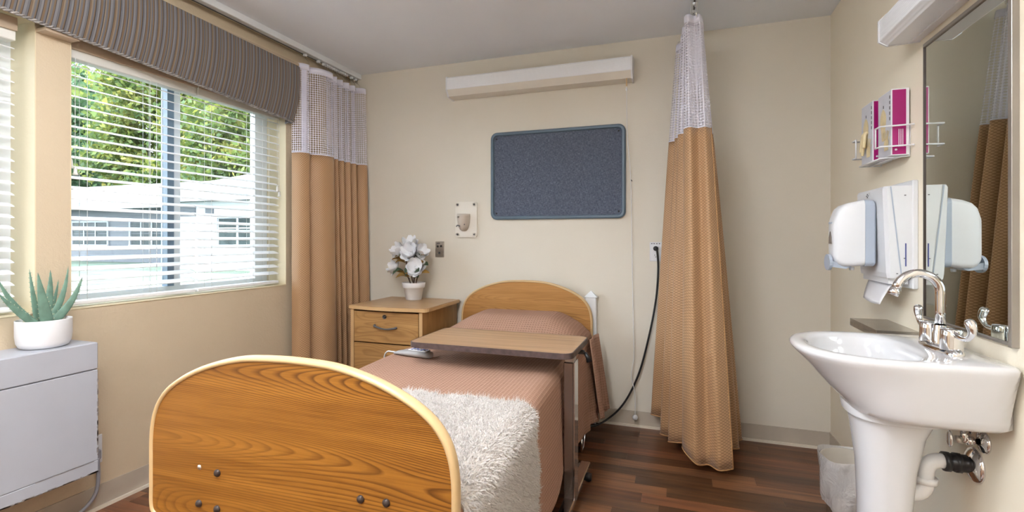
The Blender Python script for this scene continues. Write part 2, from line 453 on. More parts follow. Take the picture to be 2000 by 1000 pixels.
def rrect(x0, x1, y0, y1, r, k=5):
    out = []
    for cx, cy, a0 in ((x1 - r, y1 - r, 0), (x0 + r, y1 - r, 90), (x0 + r, y0 + r, 180), (x1 - r, y0 + r, 270)):
        for i in range(k + 1):
            a = R(a0 + 90 * i / k); out.append((cx + r * math.cos(a), cy + r * math.sin(a)))
    return out

# ------------------------------------------------------------------ the room
T = .22
W1 = (.05, 1.236); W2 = (1.352, 2.546); WZ = (.884, 2.05)
b = MB()
b.box(XL - T, XL, YF - T, YB + T, -.1, WZ[0]); b.box(XL - T, XL, YF - T, YB + T, WZ[1], ZC)
for y0, y1 in ((YF - T, W1[0]), (W1[1], W2[0]), (W2[1], YB + T)): b.box(XL - T, XL, y0, y1, WZ[0], WZ[1])
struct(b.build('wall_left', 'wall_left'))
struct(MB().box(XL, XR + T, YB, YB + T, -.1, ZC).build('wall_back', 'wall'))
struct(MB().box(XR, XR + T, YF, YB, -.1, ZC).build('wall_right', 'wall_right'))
struct(MB().box(XL, XR, YF - T, YF, -.1, ZC).build('wall_front', 'wall'))
struct(MB().box(XL - T, XR + T, YF - T, YB + T, ZC, ZC + .25).build('ceiling', 'ceiling'))
fl = struct(MB().box(XL, XR, YF, YB, -.1, -.004).build('floor', PLANKS[3]))
y = YB; row = 0; prng = random.Random(3); meshes = {}
while y > .62:
    w = .083; x = XL - prng.uniform(0, .5)
    while x < XR:
        L = prng.choice((.35, .5, .65, .8)); a = max(x, XL); c = min(x + L, XR)
        if c - a > .03:
            o = MB().box(a + .0004, c - .0004, y - w + .0005, y - .0005, -.004, 0).build('plank', PLANKS[prng.randrange(8)], fl)
        x += L
    y -= w; row += 1
def baseboard(name, pts, mat='base'):
    o = struct(MB().box(*pts['a']).build(name, mat))
    MB().box(*pts['t']).build('toe_strip', 'toe', o); return o
baseboard('baseboard_back', dict(a=(XL, XR, YB - .006, YB, 0, .098), t=(XL, XR, YB - .016, YB, 0, .014)))
baseboard('baseboard_left', dict(a=(XL, XL + .006, YF, YB, 0, .104), t=(XL, XL + .016, YF, YB, 0, .014)))
baseboard('baseboard_right', dict(a=(XR - .006, XR, YF, YB, 0, .10), t=(XR - .016, XR, YF, YB, 0, .014)))
def window(n, y0, y1, mull, label):
    root = bpy.data.objects.new('window_%d' % n, None); COL.objects.link(root); root.location = (XL - .16, (y0 + y1) / 2, WZ[0]); struct(root, label)
    x0, x1 = XL - .195, XL - .155
    z0, z1 = WZ
    e = .004
    rv = MB(); rv.box(XL - .155, XL, y0, y0 + e, z0, z1); rv.box(XL - .155, XL, y1 - e, y1, z0, z1)
    rv.box(XL - .155, XL, y0, y1, z1 - e, z1); rv.build('reveal', 'reveal', root)
    MB().box(XL - .155, XL + .004, y0, y1, z0, z0 + .008, .003).build('sill', 'reveal', root)
    f = MB(); f.box(x0, x1, y0, y0 + .05, z0, z1); f.box(x0, x1, y1 - .10, y1, z0, z1); f.box(x0, x1, y0 + .05, y1 - .10, z0, z0 + .05); f.box(x0, x1, y0 + .05, y1 - .10, z1 - .05, z1)
    f.build('window_frame', 'win_frame', root)
    MB().box(x0 + .005, x1 + .012, mull, mull + .036, z0 + .05, z1 - .05).build('sash_stile', 'win_dark', root)
    MB().box(x0, x1 + .002, mull + .037, mull + .078, z0 + .05, z1 - .05).build('sash_stile', 'win_frame', root)
    MB().box(x0 + .015, x0 + .019, y0 + .05, mull, z0 + .05, z1 - .05).build('pane', 'glass', root)
    MB().box(x0 + .025, x0 + .029, mull + .078, y1 - .10, z0 + .05, z1 - .05).build('pane', 'glass', root)
window(2, *W2, 1.869, 'white sliding window with blue grey stile above the bed side')
window(1, *W1, .6, 'white window beside the aloe plant at the left edge')
# blinds
def blind(name, label, y0, y1, tilt, cords, board=True, wand=None):
    xc = XL - .052; t = thing(name, label, 'blind', (xc, (y0 + y1) / 2, 1.955))
    MB().box(xc - .026, xc + .028, y0, y1, 1.952, 1.992, .003).build('headrail', 'headrail', t)
    if board: MB().box(xc + .030, xc + .040, y0, y1, 1.988, 2.04, .002).build('valance_board', 'blind_board', t)
    n = 23; pitch = .0437
    first = None
    for i in range(n):
        z = 1.93 - i * pitch
        if first is None:
            m = MB(); ca, sa = math.cos(R(tilt)), math.sin(R(tilt))
            pr = []
            for k in range(5):
                u = -.0255 + .051 * k / 4; c = .0025 * (1 - (u / .0255) ** 2)
                pr.append((u * ca, -u * sa + c))
            prof = pr + [(a, h - .0028) for a, h in reversed(pr)]
            m.prism([(a + xc, h + z) for a, h in prof], 'y', y0 + .003, y1 - .003)
            # prism axis y maps (p0,h,p1)
            first = m.build('slat', 'slat', t); z_first = z
        else:
            o = first.copy(); COL.objects.link(o); o.parent = t; o.location = (0, 0, z - z_first)
    MB().box(xc - .025, xc + .025, y0 + .003, y1 - .003, .900, .918, .004).build('bottom_rail', 'slat', t)
    for cy in cords:
        c = MB()
        for dx in (-.026, .026): c.tube([(xc + dx, cy, .918), (xc + dx, cy, 1.955)], .0010, 5)
        c.build('ladder_cord', 'cordw', t)
    if wand:
        c = MB(); c.tube([(xc + .032, wand, 1.955), (xc + .032, wand, 1.52)], .0011, 5); c.tube([(xc + .032, wand + .016, 1.955), (xc + .032, wand + .016, 1.49)], .0011, 5); c.build('pull_cord', 'cordw', t)
        for dy, z in ((0, 1.485), (.016, 1.455)):
            MB().lathe([(.003, .038), (.006, .030), (.007, .012), (.010, .006), (.010, 0)], 10, (xc + .034, wand + dy, z), cap0=True, cap1=True).build('tassel', 'headrail', t)
    return t
blind('window_blind', 'white slatted blind over the left pane of the big window', W2[0] + .008, 1.942, 17, (1.43, 1.70, 1.73), wand=1.365)
blind('window_blind', 'white slatted blind over the right pane nearest the tan curtain', 1.948, W2[1] - .03, 18, (2.03, 2.31, 2.43), wand=2.49)
blind('window_blind', 'white slatted blind on the window at the left edge behind the aloe', W1[0] + .02, W1[1] - .05, 17, (.3, .7, 1.13), wand=1.10)

# striped valance
def valance():
    y0, y1 = .0, 2.535
    t = thing('valance', 'grey and tan striped fabric valance with braided trim above the windows', 'valance', (XL, (y0 + y1) / 2, 2.0))
    zt = lambda y: 2.302 - .028 * (y - 1.75); zb = lambda y: 2.016 - .066 * (y - 1.35)
    def prof(v): return .118 - .050 * v ** 2.6 + .006 * math.sin(math.pi * v)
    def fn(u, v):
        y = y0 + (y1 - y0) * u
        return (XL + prof(v), y, zt(y) + (zb(y) - zt(y)) * v)
    m = MB(); m.grid(fn, 60, 14, lambda u, v: (u * (y1 - y0), v))
    # return at the far end, stripes run on
    def fr(u, v):
        x = XL + prof(v) * (1 - u)
        return (x, y1 - .0 + .0 * u, zt(y1) + (zb(y1) - zt(y1)) * v)
    m.grid(fr, 6, 14, lambda u, v: ((y1 - y0) + u * .12, v))
    m.build('fabric', 'stripe', t)
    MB().box(XL, XL + .114, y0, y1, zt(1.3) - .028, zt(1.3) - .012).build('mounting_board', 'blind_board', t)
    MB().box(XL, XL + .06, W1[1] - .0, W2[0], 2.004, 2.018).build('underside_board', 'blind_board', t)
    pts = []; n = 700
    rope = [MB(), MB()]
    for k in range(2):
        pp = []
        for i in range(n + 1):
            y = y0 + (y1 - y0) * i / n; a = i * .62 + k * math.pi
            pp.append((XL + prof(1) + .004 * math.cos(a), y, zb(y) - .002 + .004 * math.sin(a)))
        for i in range(8):
            a = (n + i) * .62 + k * math.pi
            pp.append((XL + prof(1) * (1 - (i + 1) / 8) + .001, y1 + .003 * math.cos(a), zb(y1) - .004 + .004 * math.sin(a)))
        MB().tube(pp, .0042, 5).build('braid_strand', 'rope', t)
valance()

# ceiling curtain track along the left wall with hooks
def curtain_path(pts, k=10):
    q = catmull([(a, c, 0) for a, c in pts], k); d = [0]
    for i in range(1, len(q)): d.append(d[-1] + (q[i] - q[i - 1]).length)
    return q, d
def curtain(t, top, bot, z_top, z_net, z_hem, k=10, sag=None, lead_hem=True, ext=1.0):
    qt, dt = curtain_path(top, k); qb, db = curtain_path(bot, k); n = len(qt) - 1
    hemz = z_hem if callable(z_hem) else (lambda u: z_hem)
    topz = z_top if callable(z_top) else (lambda u: z_top)
    def pt(u, z):
        i = min(n, int(round(u * n))); f = (topz(u) - z) / (topz(u) - hemz(u)); f = max(0, min(1, f)); g = f ** ext
        p = qt[i].lerp(qb[i], g); return (p.x, p.y, z)
    U = lambda u: dt[min(n, int(round(u * n)))] * 1.0
    def part(name, za, zb_, nv, mat, off=0.0, ua=0, ub=n):
        m = MB()
        def fn(u, v):
            uu = (ua + u * (ub - ua)) / n; a = za(uu); b_ = zb_(uu); z = a + (b_ - a) * v
            x, y, z = pt(uu, z); return (x, y, z)
        m.grid(fn, ub - ua, nv, lambda u, v: (U((ua + u * (ub - ua)) / n) * 1.15, za(0) + (zb_(0) - za(0)) * v))
        o = m.build(name, mat, t); return o
    zt = topz; zn = lambda u: z_net + (topz(u) - topz(0))
    part('fabric', lambda u: zn(u), lambda u: hemz(u), 26, 'curtain')
    part('net', lambda u: zt(u) - .038, lambda u: zn(u), 12, 'net')
    part('header_tape', lambda u: zt(u), lambda u: zt(u) - .038, 1, 'tape')
    part('seam_tape', lambda u: zn(u) + .003, lambda u: zn(u) - .004, 1, 'tape')
    for o in t.children:
        if o.name.split('.')[0] in ('fabric', 'header_tape', 'seam_tape'):
            md = o.modifiers.new('thickness', 'SOLIDIFY'); md.thickness = .0016 if 'fabric' in o.name else .003; md.offset = 0
    return qt, pt
tr = thing('curtain_track', 'white ceiling curtain track above the striped valance', 'curtain track', (-2.335, 1.0, 2.40))
MB().box(-2.355, -2.315, YF + .02, YB - .002, 2.402, ZC, .003).build('rail', 'track', tr)
MB().box(-2.358, -2.352, YF + .02, YB - .002, 2.398, 2.404).build('slot', 'track_dark', tr)
MB().box(-2.372, -2.358, YF + .02, YB - .002, 2.402, 2.410).build('lip', 'reveal', tr)
cl = thing('privacy_curtain', 'tan privacy curtain with white net top bunched in the corner by the window', 'curtain', (-2.30, 2.85, .06))
top = [(-2.375, 2.545), (-2.315, 2.565), (-2.295, 2.61), (-2.325, 2.635), (-2.27, 2.70), (-2.262, 2.80), (-2.335, 2.825), (-2.28, 2.865), (-2.345, 2.89), (-2.285, 2.935), (-2.345, 2.96), (-2.285, 3.005), (-2.345, 3.03), (-2.285, 3.075), (-2.34, 3.10), (-2.27, 3.14), (-2.262, 3.175)]
bot = [(-2.37, 2.54), (-2.31, 2.535), (-2.275, 2.60), (-2.325, 2.63), (-2.23, 2.70), (-2.222, 2.80), (-2.33, 2.83), (-2.24, 2.875), (-2.34, 2.90), (-2.25, 2.945), (-2.34, 2.97), (-2.25, 3.015), (-2.34, 3.04), (-2.25, 3.085), (-2.33, 3.11), (-2.225, 3.14), (-2.215, 3.18)]
qt, ptl = curtain(cl, top, bot, 2.318, 1.745, .06)
# near edge tape strip on the net
MB().grid(lambda u, v: (-2.318 + .014 * u + .002, 2.566 + .034 * u - .002, 2.318 - .573 * v), 1, 6).build('edge_tape', 'tape', cl)
for i, (hx, hy) in enumerate([(-2.30, 2.62), (-2.268, 2.745)] + [(-2.31, 2.80 + .024 * k) for k in range(11)] + [(-2.30, 3.10), (-2.29, 3.145)]):
    m = MB(); m.tube([(-2.335, hy, 2.39), (-2.335, hy + .003, 2.37), (hx - .004, hy, 2.34), (hx - .002, hy, 2.305), (hx + .004, hy, 2.30)], .0016, 6); m.build('hook', 'hook', cl)
    MB().box(-2.347, -2.323, hy - .009, hy + .009, 2.382, 2.3975, .003).build('glider', 'track', cl)

cr = thing('privacy_curtain', 'tan privacy curtain with white net top hanging free right of the bulletin board', 'curtain', (.06, 2.9, .05))
top = [(.100, 2.668), (.085, 2.630), (.060, 2.645), (.032, 2.618), (.014, 2.655), (.035, 2.70), (.092, 2.715), (.100, 2.755), (.018, 2.775), (.012, 2.81), (.095, 2.83), (.10, 2.87), (.012, 2.895), (.008, 2.93), (.098, 2.955), (.10, 2.99), (.0, 3.02), (-.022, 3.075), (.08, 3.10), (.085, 3.13)]
bot = [(.240, 2.635), (.175, 2.595), (.125, 2.645), (.060, 2.600), (.005, 2.675), (.08, 2.72), (.215, 2.745), (.235, 2.80), (-.02, 2.82), (-.045, 2.87), (.245, 2.88), (.265, 2.93), (-.06, 2.95), (-.085, 3.0), (.265, 3.01), (.285, 3.05), (-.10, 3.06), (-.140, 3.10), (.275, 3.12), (.295, 3.15)]
zh = lambda u: .058 + .07 * ss(.12, .22, u) * (1 - ss(.3, .5, u)) * .9 + .07 * ss(.75, .86, u) * (1 - ss(.88, .95, u)) - .01 * ss(.93, 1, u)
qt2, ptr = curtain(cr, top, bot, lambda u: 2.305 + .02 * u, 1.742, zh, ext=.9)
hemq = MB(); n2 = len(qt2) - 1
hemq.tube([ptr(i / n2, zh(i / n2)) for i in range(n2 + 1)], .0035, 5); hemq.build('hem', 'hem', cr)
MB().tube([ptr(0, z) for z in [1.742 - (1.742 - .06) * i / 24 for i in range(25)]], .0035, 5).build('side_hem', 'hem', cr)
tr2 = thing('curtain_track', 'white ceiling track above the free hanging curtain', 'curtain track', (.065, 1.5, 2.40))
MB().box(.047, .083, YF + .02, YB - .002, 2.402, ZC, .003).build('rail', 'track', tr2)
MB().box(.060, .070, YF + .02, YB - .002, 2.3985, 2.4025).build('slot', 'track_dark', tr2)
for hx, hy in [(.07, 2.622), (.06, 2.70), (.065, 2.79), (.06, 2.87), (.06, 2.95), (-.018, 3.05), (.05, 3.09)]:
    m = MB()
    m.tube([(.065, hy, 2.392), (.066, hy, 2.378), (.07, hy - .004, 2.372), (.066, hy, 2.345), (hx, hy - .005, 2.335), (hx, hy - .006, 2.30), (hx, hy + .004, 2.29)], .0024, 6)
    m.build('hook', 'chrome', cr)
    MB().box(.054, .076, hy - .008, hy + .008, 2.386, 2.398, .003).build('glider', 'track', cr)

# ------------------------------------------------------------------ wall heater, aloe, left outlet
ht = thing('wall_heater', 'scuffed grey white box wall heater under the left window', 'heater', (-2.33, .9, .24))
HX = -2.235
MB().box(XL + .001, HX - .003, .40, 1.343, .240, .655).build('body', 'heater', ht)
MB().box(XL + .001, HX, .395, 1.346, .6575, .766, .004).build('lid', 'heater', ht)
MB().box(HX - .004, HX, .397, 1.345, .29, .6555, .002).build('front_panel', 'heater', ht)
MB().box(HX - .004, HX + .0005, .397, 1.345, .241, .2885, .002).build('kick_panel', 'heater', ht)
sc = MB(); rg = random.Random(5)
for i in range(46):
    y = rg.uniform(.9, 1.344); w = rg.uniform(.004, .035); sc.box(HX - .001, HX + .0009, y, min(1.345, y + w), .2405, .2405 + rg.uniform(.002, .007))
for i in range(26):
    z = rg.uniform(.26, .62); sc.box(HX - .001, HX + .0009, 1.3445 - rg.uniform(.001, .005), 1.3455, z, z + rg.uniform(.004, .02))
sc.box(HX, HX + .0009, 1.14, 1.33, .2875, .2893)
sc.build('scuffs', 'scuff', ht)
MB().tube([(-2.30, .95, .24), (-2.31, 1.02, .18), (-2.33, 1.06, .12), (-2.38, 1.02, .03)], .008, 8).build('supply_hose', 'dark_grey', ht)
al = thing('potted_aloe', 'spiky green aloe in a round white pot on the heater', 'potted plant', (-2.335, 1.218, .766))
PC = (-2.335, 1.218, .766)
MB().lathe([(.0, 0), (.060, 0), (.072, .006), (.080, .022), (.083, .05), (.083, .105), (.0825, .108), (.079, .108), (.077, .092)], 36, PC).build('pot', 'pot', al)
MB().lathe([(0, .094), (.078, .092)], 24, PC).build('soil', 'soil', al)
pb = None
for i in range(60):
    a = rg.uniform(0, 6.283); r = .074 * math.sqrt(rg.uniform(.15, 1)); c = (PC[0] + r * math.cos(a), PC[1] + r * math.sin(a), PC[2] + .094)
    q = rg.uniform(.004, .009)
    MB().lathe([(.0, -q * .5), (q * .8, -q * .2), (q, q * .2), (q * .6, q * .6), (0, q * .75)], 7, c).build('pebble', 'pebble', al)
def aloe_leaf(base, tip, w, curve, wide=None):
    base = Vector(base); tip = Vector(tip); d = tip - base; L = d.length; d.normalize()
    side = d.cross(Vector(wide) if wide else Vector((1, 0, .0))); side.normalize(); nrm = side.cross(d).normalized()
    rings = []; n = 12; sp = MB()
    for i in range(n + 1):
        f = i / n; c = base + (tip - base) * f + Vector(curve) * (4 * f * (1 - f)) * L
        ww = w * (1 - f) ** .75 * (.85 + .5 * f * (1 - f)); th = ww * .38
        ring = []
        for k in range(10):
            a = 2 * math.pi * k / 10; x = math.cos(a); y = math.sin(a)
            ring.append(c + side * ww * x + nrm * (th * y + th * .5 * x * x))
        rings.append(ring)
        if 0 < i < n:
            for sg in (-1, 1):
                e = c + side * ww * sg + nrm * th * .5
                sp.add([e - d * .003, e + d * .003, e + side * sg * .004 + d * .003], [(0, 1, 2)])
    o = MB().loft(rings).build('leaf', 'aloe', al); sp.build('spines', 'aloe_edge', o)
Z0 = PC[2] + .088
for base, tip, w, cv, wd in [
    ((-2.335, 1.24, Z0), (-2.335, 1.348, 1.030), .021, (0, .06, -.05), (1, 0, .2)),
    ((-2.35, 1.24, Z0), (-2.36, 1.312, 1.075), .017, (0, .05, -.04), (1, 0, .2)),
    ((-2.36, 1.23, Z0), (-2.38, 1.262, 1.062), .022, (0, .03, 0), (1, 0, 0)),
    ((-2.365, 1.215, Z0), (-2.385, 1.215, .975), .012, (0, 0, 0), (1, 0, 0)),
    ((-2.31, 1.215, Z0), (-2.29, 1.175, 1.058), .026, (0, -.01, 0), (1, 0, 0)),
    ((-2.345, 1.205, Z0), (-2.36, 1.185, 1.07), .014, (0, -.01, 0), (1, 0, 0)),
    ((-2.34, 1.195, Z0), (-2.34, 1.078, 1.052), .018, (0, -.04, -.05), (1, 0, .2)),
    ((-2.32, 1.19, Z0), (-2.29, 1.055, 1.000), .018, (0, -.03, -.02), (1, 0, .2)),
    ((-2.37, 1.235, Z0), (-2.40, 1.30, 1.02), .013, (0, .04, -.03), (1, 0, .2))]:
    aloe_leaf(base, tip, w, cv, wd)
oc = thing('wall_outlet', 'white outlet with grey plug beside the wall heater', 'outlet', (XL, 1.435, .26))
MB().box(XL, XL + .006, 1.400, 1.470, .201, .325, .002).build('cover_plate', 'white', oc)
MB().box(XL + .006, XL + .035, 1.418, 1.452, .225, .27, .006).build('plug', 'cord_grey', oc)
hc = MB().tube([tuple(p) for p in catmull([(XL + .03, 1.436, .235), (XL + .032, 1.438, .15), (XL + .03, 1.428, .085), (XL + .035, 1.385, .045), (XL + .06, 1.30, .03), (XL + .10, 1.15, .02), (XL + .10, .95, .015)], 8)], .0075, 8).build('power_cord', 'cord_grey')
tag(hc, 'thick grey power cord curving down from the outlet by the heater', 'cord')

# ------------------------------------------------------------------ nightstand and flowers
ns = thing('nightstand', 'oak laminate nightstand with drawers and dark handles between curtain and bed', 'nightstand', (-1.77, 2.93, 0))
NX0, NX1, NY0, NY1, NZ = -2.035, -1.497, 2.68, 3.17, .758
MB().box(NX0 + .012, NX0 + .034, NY0, NY1, 0, NZ - .025).build('side_panel', 'oak_ns_side', ns)
MB().box(NX1 - .026, NX1 - .004, NY0 + .003, NY1, 0, NZ - .025).build('side_panel', 'oak_ns_side', ns)
for x0, x1 in ((NX0 + .011, NX0 + .035), (NX1 - .027, NX1 - .003)):
    MB().box(x0, x1, NY0 - .003, NY0 + .004, 0, NZ - .026, .002).build('edge_strip', 'band_ns', ns)
MB().box(NX0 + .034, NX1 - .026, NY1 - .01, NY1, .05, NZ - .025).build('back_panel', 'oak_ns_side', ns)
MB().box(NX0 + .034, NX1 - .026, NY0 + .03, NY1 - .01, .05, .07).build('bottom_panel', 'oak_ns_side', ns)
# bow fronted top
def top_outline(o=0):
    pts = [(NX0 - o, NY1), (NX0 - o, NY0 + .0 - o)]
    for i in range(1, 12):
        f = i / 12; pts.append((NX0 + (NX1 + .028 - NX0) * f, NY0 - .01 - o - .028 * math.sin(math.pi * f) - .02 * f * .3))
    for a in (0, 30, 60, 90):
        pts.append((NX1 + .005 + .028 * math.sin(R(a)) + o, NY0 + .015 - .03 * math.cos(R(a)) - o))
    pts.append((NX1 + .018 + o, NY1)); return pts
MB().prism(top_outline(-.003), 'z', NZ - .024, NZ, False).build('top', 'oak_top', ns)
MB().prism(top_outline(.0015), 'z', NZ - .022, NZ - .003, False).build('top_edge', 'band_ns', ns)
zs = NZ - .040
for k, (z1, z0) in enumerate(((NZ - .036, .527), (.519, .305), (.297, .075))):
    d = MB().box(NX0 + .039, NX1 - .031, NY0 - .004, NY0 + .016, z0, z1, .002).build('drawer', 'oak_ns', ns)
    zc = (z0 + z1) / 2 - (.035 if k else 0); xc = (NX0 + NX1) / 2 + .005
    hp = catmull([(xc - .078, NY0 - .004, zc + .012), (xc - .070, NY0 - .020, zc + .010), (xc - .035, NY0 - .030, zc + .004), (xc, NY0 - .034, zc - .002), (xc + .035, NY0 - .030, zc - .003), (xc + .070, NY0 - .020, zc + .002), (xc + .078, NY0 - .004, zc + .004)], 4)
    nn = len(hp) - 1
    MB().tube(hp, .006, 8, radii=[.0085 - .0035 * math.sin(math.pi * i / nn) for i in range(nn + 1)]).build('handle', 'dark_grey', d)
    if k == 0:
        MB().lathe([(.013, 0), (.013, .005), (.010, .007), (.0035, .007), (.003, .003)], 18, (xc - .004, NY0 - .011, z1 - .028), 'y', cap1=True).build('lock', 'dark_grey', d)
fp = thing('potted_magnolia', 'white magnolia flowers in a white pot on the nightstand', 'potted plant', (-1.782, 3.06, NZ))
FC = (-1.782, 3.06, NZ)
MB().lathe([(0, 0), (.052, 0), (.055, .003), (.068, .082), (.071, .0825), (.076, .086), (.081, .118), (.081, .121), (.076, .121), (.073, .10)], 32, FC).build('pot', 'pot', fp)
MB().lathe([(0, .108), (.074, .107)], 20, FC).build('soil', 'soil', fp)
def stem(p):
    MB().tube(catmull(p, 5), .0045, 6).build('stem', 'stem', fp)
stem([(-1.782, 3.06, .86), (-1.775, 3.055, .95), (-1.785, 3.05, 1.03), (-1.772, 3.05, 1.09)])
stem([(-1.80, 3.055, .86), (-1.83, 3.05, .94), (-1.835, 3.05, 1.02), (-1.85, 3.05, 1.09)])
stem([(-1.765, 3.055, .86), (-1.752, 3.05, .90), (-1.73, 3.045, .96), (-1.735, 3.04, 1.0)])
stem([(-1.775, 3.055, .94), (-1.76, 3.05, 1.02), (-1.74, 3.04, 1.06)])
stem([(-1.81, 3.05, .90), (-1.84, 3.04, .94), (-1.87, 3.035, .97)])
stem([(-1.78, 3.055, .87), (-1.79, 3.045, .93), (-1.765, 3.04, 1.06)])
def petal_mesh(L, w, cup):
    m = MB()
    def fn(u, v):
        s_ = (u - .5) * 2; ww = w * math.sin(math.pi * min(1, v * .86 + .10)) ** .7
        return (s_ * ww, L * v * .9, cup * v * v * L + s_ * s_ * ww * .35)
    m.grid(fn, 6, 7); return m
def flower(c, d, s_, n=8, rings=2):
    d = Vector(d).normalized(); q = d.to_track_quat('Z', 'Y').to_matrix().to_4x4()
    root = None
    ctr = MB().lathe([(0, 0), (.010 * s_, .002), (.012 * s_, .012 * s_), (.006 * s_, .028 * s_), (0, .03 * s_)], 8, (0, 0, 0))
    ctr.v = [tuple(Vector(c) + q @ Vector(p)) for p in ctr.v]; root = ctr.build('bloom', 'petal', fp)
    for r in range(rings):
        for k in range(n - r * 2):
            m = petal_mesh((.072 - .012 * r) * s_, .030 * s_, .30 + .75 * r)
            rot = Matrix.Rotation(2 * math.pi * k / (n - r * 2) + r * .4 + rg.uniform(-.15, .15), 4, 'Z') @ Matrix.Rotation(rg.uniform(.0, .35), 4, 'X')
            m.v = [tuple(Vector(c) + q @ (rot @ Vector(p))) for p in m.v]
            m.build('petal', 'petal', root)
flower((-1.80, 3.05, 1.115), (.0, -.5, 1), 1.2)
flower((-1.855, 3.03, 1.085), (-.6, -.7, .6), 1.15)
flower((-1.765, 3.00, 1.078), (.1, -1, .55), 1.2)
flower((-1.715, 3.03, 1.085), (.7, -.6, .5), 1.0)
flower((-1.885, 3.02, .975), (-.7, -.7, .4), 1.0)
flower((-1.722, 3.0, .985), (.25, -1, .25), 1.15)
def leaf(base, tip, w, mat, bend=.02):
    base = Vector(base); tip = Vector(tip); d = tip - base; s_ = d.cross(Vector((0, -.55, .8))).normalized()
    m = MB()
    def fn(u, v):
        a = (u - .5) * 2; ww = w * math.sin(math.pi * min(1, v * .93 + .04)) ** .8
        return tuple(base + d * v + s_ * a * ww + Vector((0, -.3, 1)) * (bend * math.sin(math.pi * v) + .15 * ww * a * a))
    m.grid(fn, 4, 7); m.build('leaf', mat, fp)
for a in [((-1.835, 3.03, 1.03), (-1.915, 2.99, 1.04), .026, 'leaf_gold'), ((-1.83, 3.03, 1.015), (-1.90, 3.0, 1.012), .016, 'leaf_gold'),
          ((-1.82, 3.03, .935), (-1.945, 2.98, .952), .018, 'leaf_gold'), ((-1.79, 3.0, .92), (-1.865, 2.96, .915), .022, 'leaf_gold'),
          ((-1.80, 3.02, .92), (-1.77, 2.95, .945), .026, 'leaf_gold'), ((-1.74, 3.01, .92), (-1.61, 2.97, .955), .022, 'leaf_gold'),
          ((-1.73, 3.03, 1.02), (-1.67, 2.99, 1.02), .022, 'leaf_gold'), ((-1.73, 3.03, 1.03), (-1.665, 3.0, 1.075), .012, 'leaf_gold'),
          ((-1.70, 3.02, .985), (-1.625, 2.98, 1.005), .022, 'leaf_dark'), ((-1.83, 3.0, .965), (-1.885, 2.95, .94), .022, 'leaf_dark'),
          ((-1.76, 3.01, .93), (-1.69, 2.97, .965), .030, 'leaf_dark'), ((-1.75, 3.02, .91), (-1.70, 2.98, .92), .024, 'leaf_dark'),
          ((-1.79, 3.02, .98), (-1.80, 2.98, .93), .022, 'leaf_dark'), ((-1.74, 3.02, 1.06), (-1.70, 3.0, 1.045), .016, 'leaf_dark'),
          ((-1.845, 3.0, 1.05), (-1.83, 2.96, 1.065), .014, 'leaf_dark'), ((-1.76, 3.0, 1.03), (-1.71, 2.97, 1.065), .018, 'leaf_dark')]:
    leaf(*a)

# ------------------------------------------------------------------ back wall: switch, bracket, board, lamp, outlet
sp = thing('call_jack_plate', 'small steel jack plate on the wall above the nightstand', 'wall plate', (-1.649, YB, 1.11))
MB().box(-1.684, -1.614, YB - .006, YB, 1.053, 1.166, .002).build('plate', 'steel_plate', sp)
for x, z in ((-1.662, 1.130), (-1.636, 1.132), (-1.65, 1.083)):
    MB().lathe([(.0, .004), (.007, .003), (.008, 0)], 12, (x, YB - .010, z), 'y').build('jack', 'black', sp)
MB().box(-1.672, -1.646, YB - .0066, YB - .006, 1.150, 1.156).build('marking', 'ink', sp)
wb = thing('wall_holder', 'white screwed wall plate with a tapered taupe cup holder', 'wall bracket', (-1.437, YB, 1.32))
MB().prism(rrect(-1.52, -1.354, 1.196, 1.446, .018), 'y', YB - .014, YB).build('plate', 'cream_plastic', wb)
rings = []
for z, w, d in ((1.36, .046, .060), (1.34, .047, .060), (1.30, .044, .055), (1.27, .038, .046), (1.25, .028, .034), (1.24, .014, .018)):
    rings.append([(-1.452 + w * math.cos(R(a)), YB - .014 - d * math.sin(R(a)), z) for a in range(0, 181, 12)])
MB().loft(rings).build('cup', 'holder', wb)
for x in (-1.502, -1.373):
    for z in (1.216, 1.426):
        s_ = MB().lathe([(.013, 0), (.012, .004), (.008, .005)], 14, (x, YB - .019, z), 'y', cap1=True).build('screw_cap', 'cream_plastic', wb)
        MB().lathe([(.006, 0), (.006, .003)], 10, (x, YB - .022, z), 'y', cap0=True, cap1=True).build('screw', 'dark_grey', s_)
MB().tube([(-1.487, YB - .065, 1.272), (-1.475, YB - .075, 1.279), (-1.462, YB - .077, 1.276), (-1.455, YB - .077, 1.272)], .0045, 6).build('latch', 'dark_grey', wb)
MB().lathe([(.007, 0), (.007, .006)], 10, (-1.47, YB - .078, 1.338), 'y', cap0=True, cap1=True).build('rivet', 'steel', wb)
MB().lathe([(.004, 0), (.004, .004)], 8, (-1.425, YB - .070, 1.285), 'y', cap0=True, cap1=True).build('rivet', 'dark_grey', wb)
bb = thing('bulletin_board', 'blue grey fabric bulletin board with rounded slate frame', 'bulletin board', (-.79, YB, 1.615))
out = rrect(-1.248, -.333, 1.316, 1.916, .045, 6); inn = rrect(-1.222, -.359, 1.342, 1.890, .025, 6); n = len(out)
mid = rrect(-1.240, -.341, 1.324, 1.908, .04, 6)
MB().loft([[(x, YB, z) for x, z in out], [(x, YB - .018, z) for x, z in out], [(x, YB - .026, z) for x, z in mid], [(x, YB - .026, z) for x, z in rrect(-1.228, -.353, 1.336, 1.896, .03, 6)], [(x, YB - .012, z) for x, z in inn]], False, False, False).build('frame', 'board_frame', bb)
MB().prism(rrect(-1.223, -.358, 1.341, 1.891, .025, 6), 'y', YB - .014, YB).build('fabric_panel', 'board', bb)
for x in (-1.205, -.376):
    for z in (1.36, 1.872): MB().lathe([(0, .0025), (.005, .002), (.006, 0)], 8, (x, YB - .0165, z), 'y').build('screw', 'black', bb)
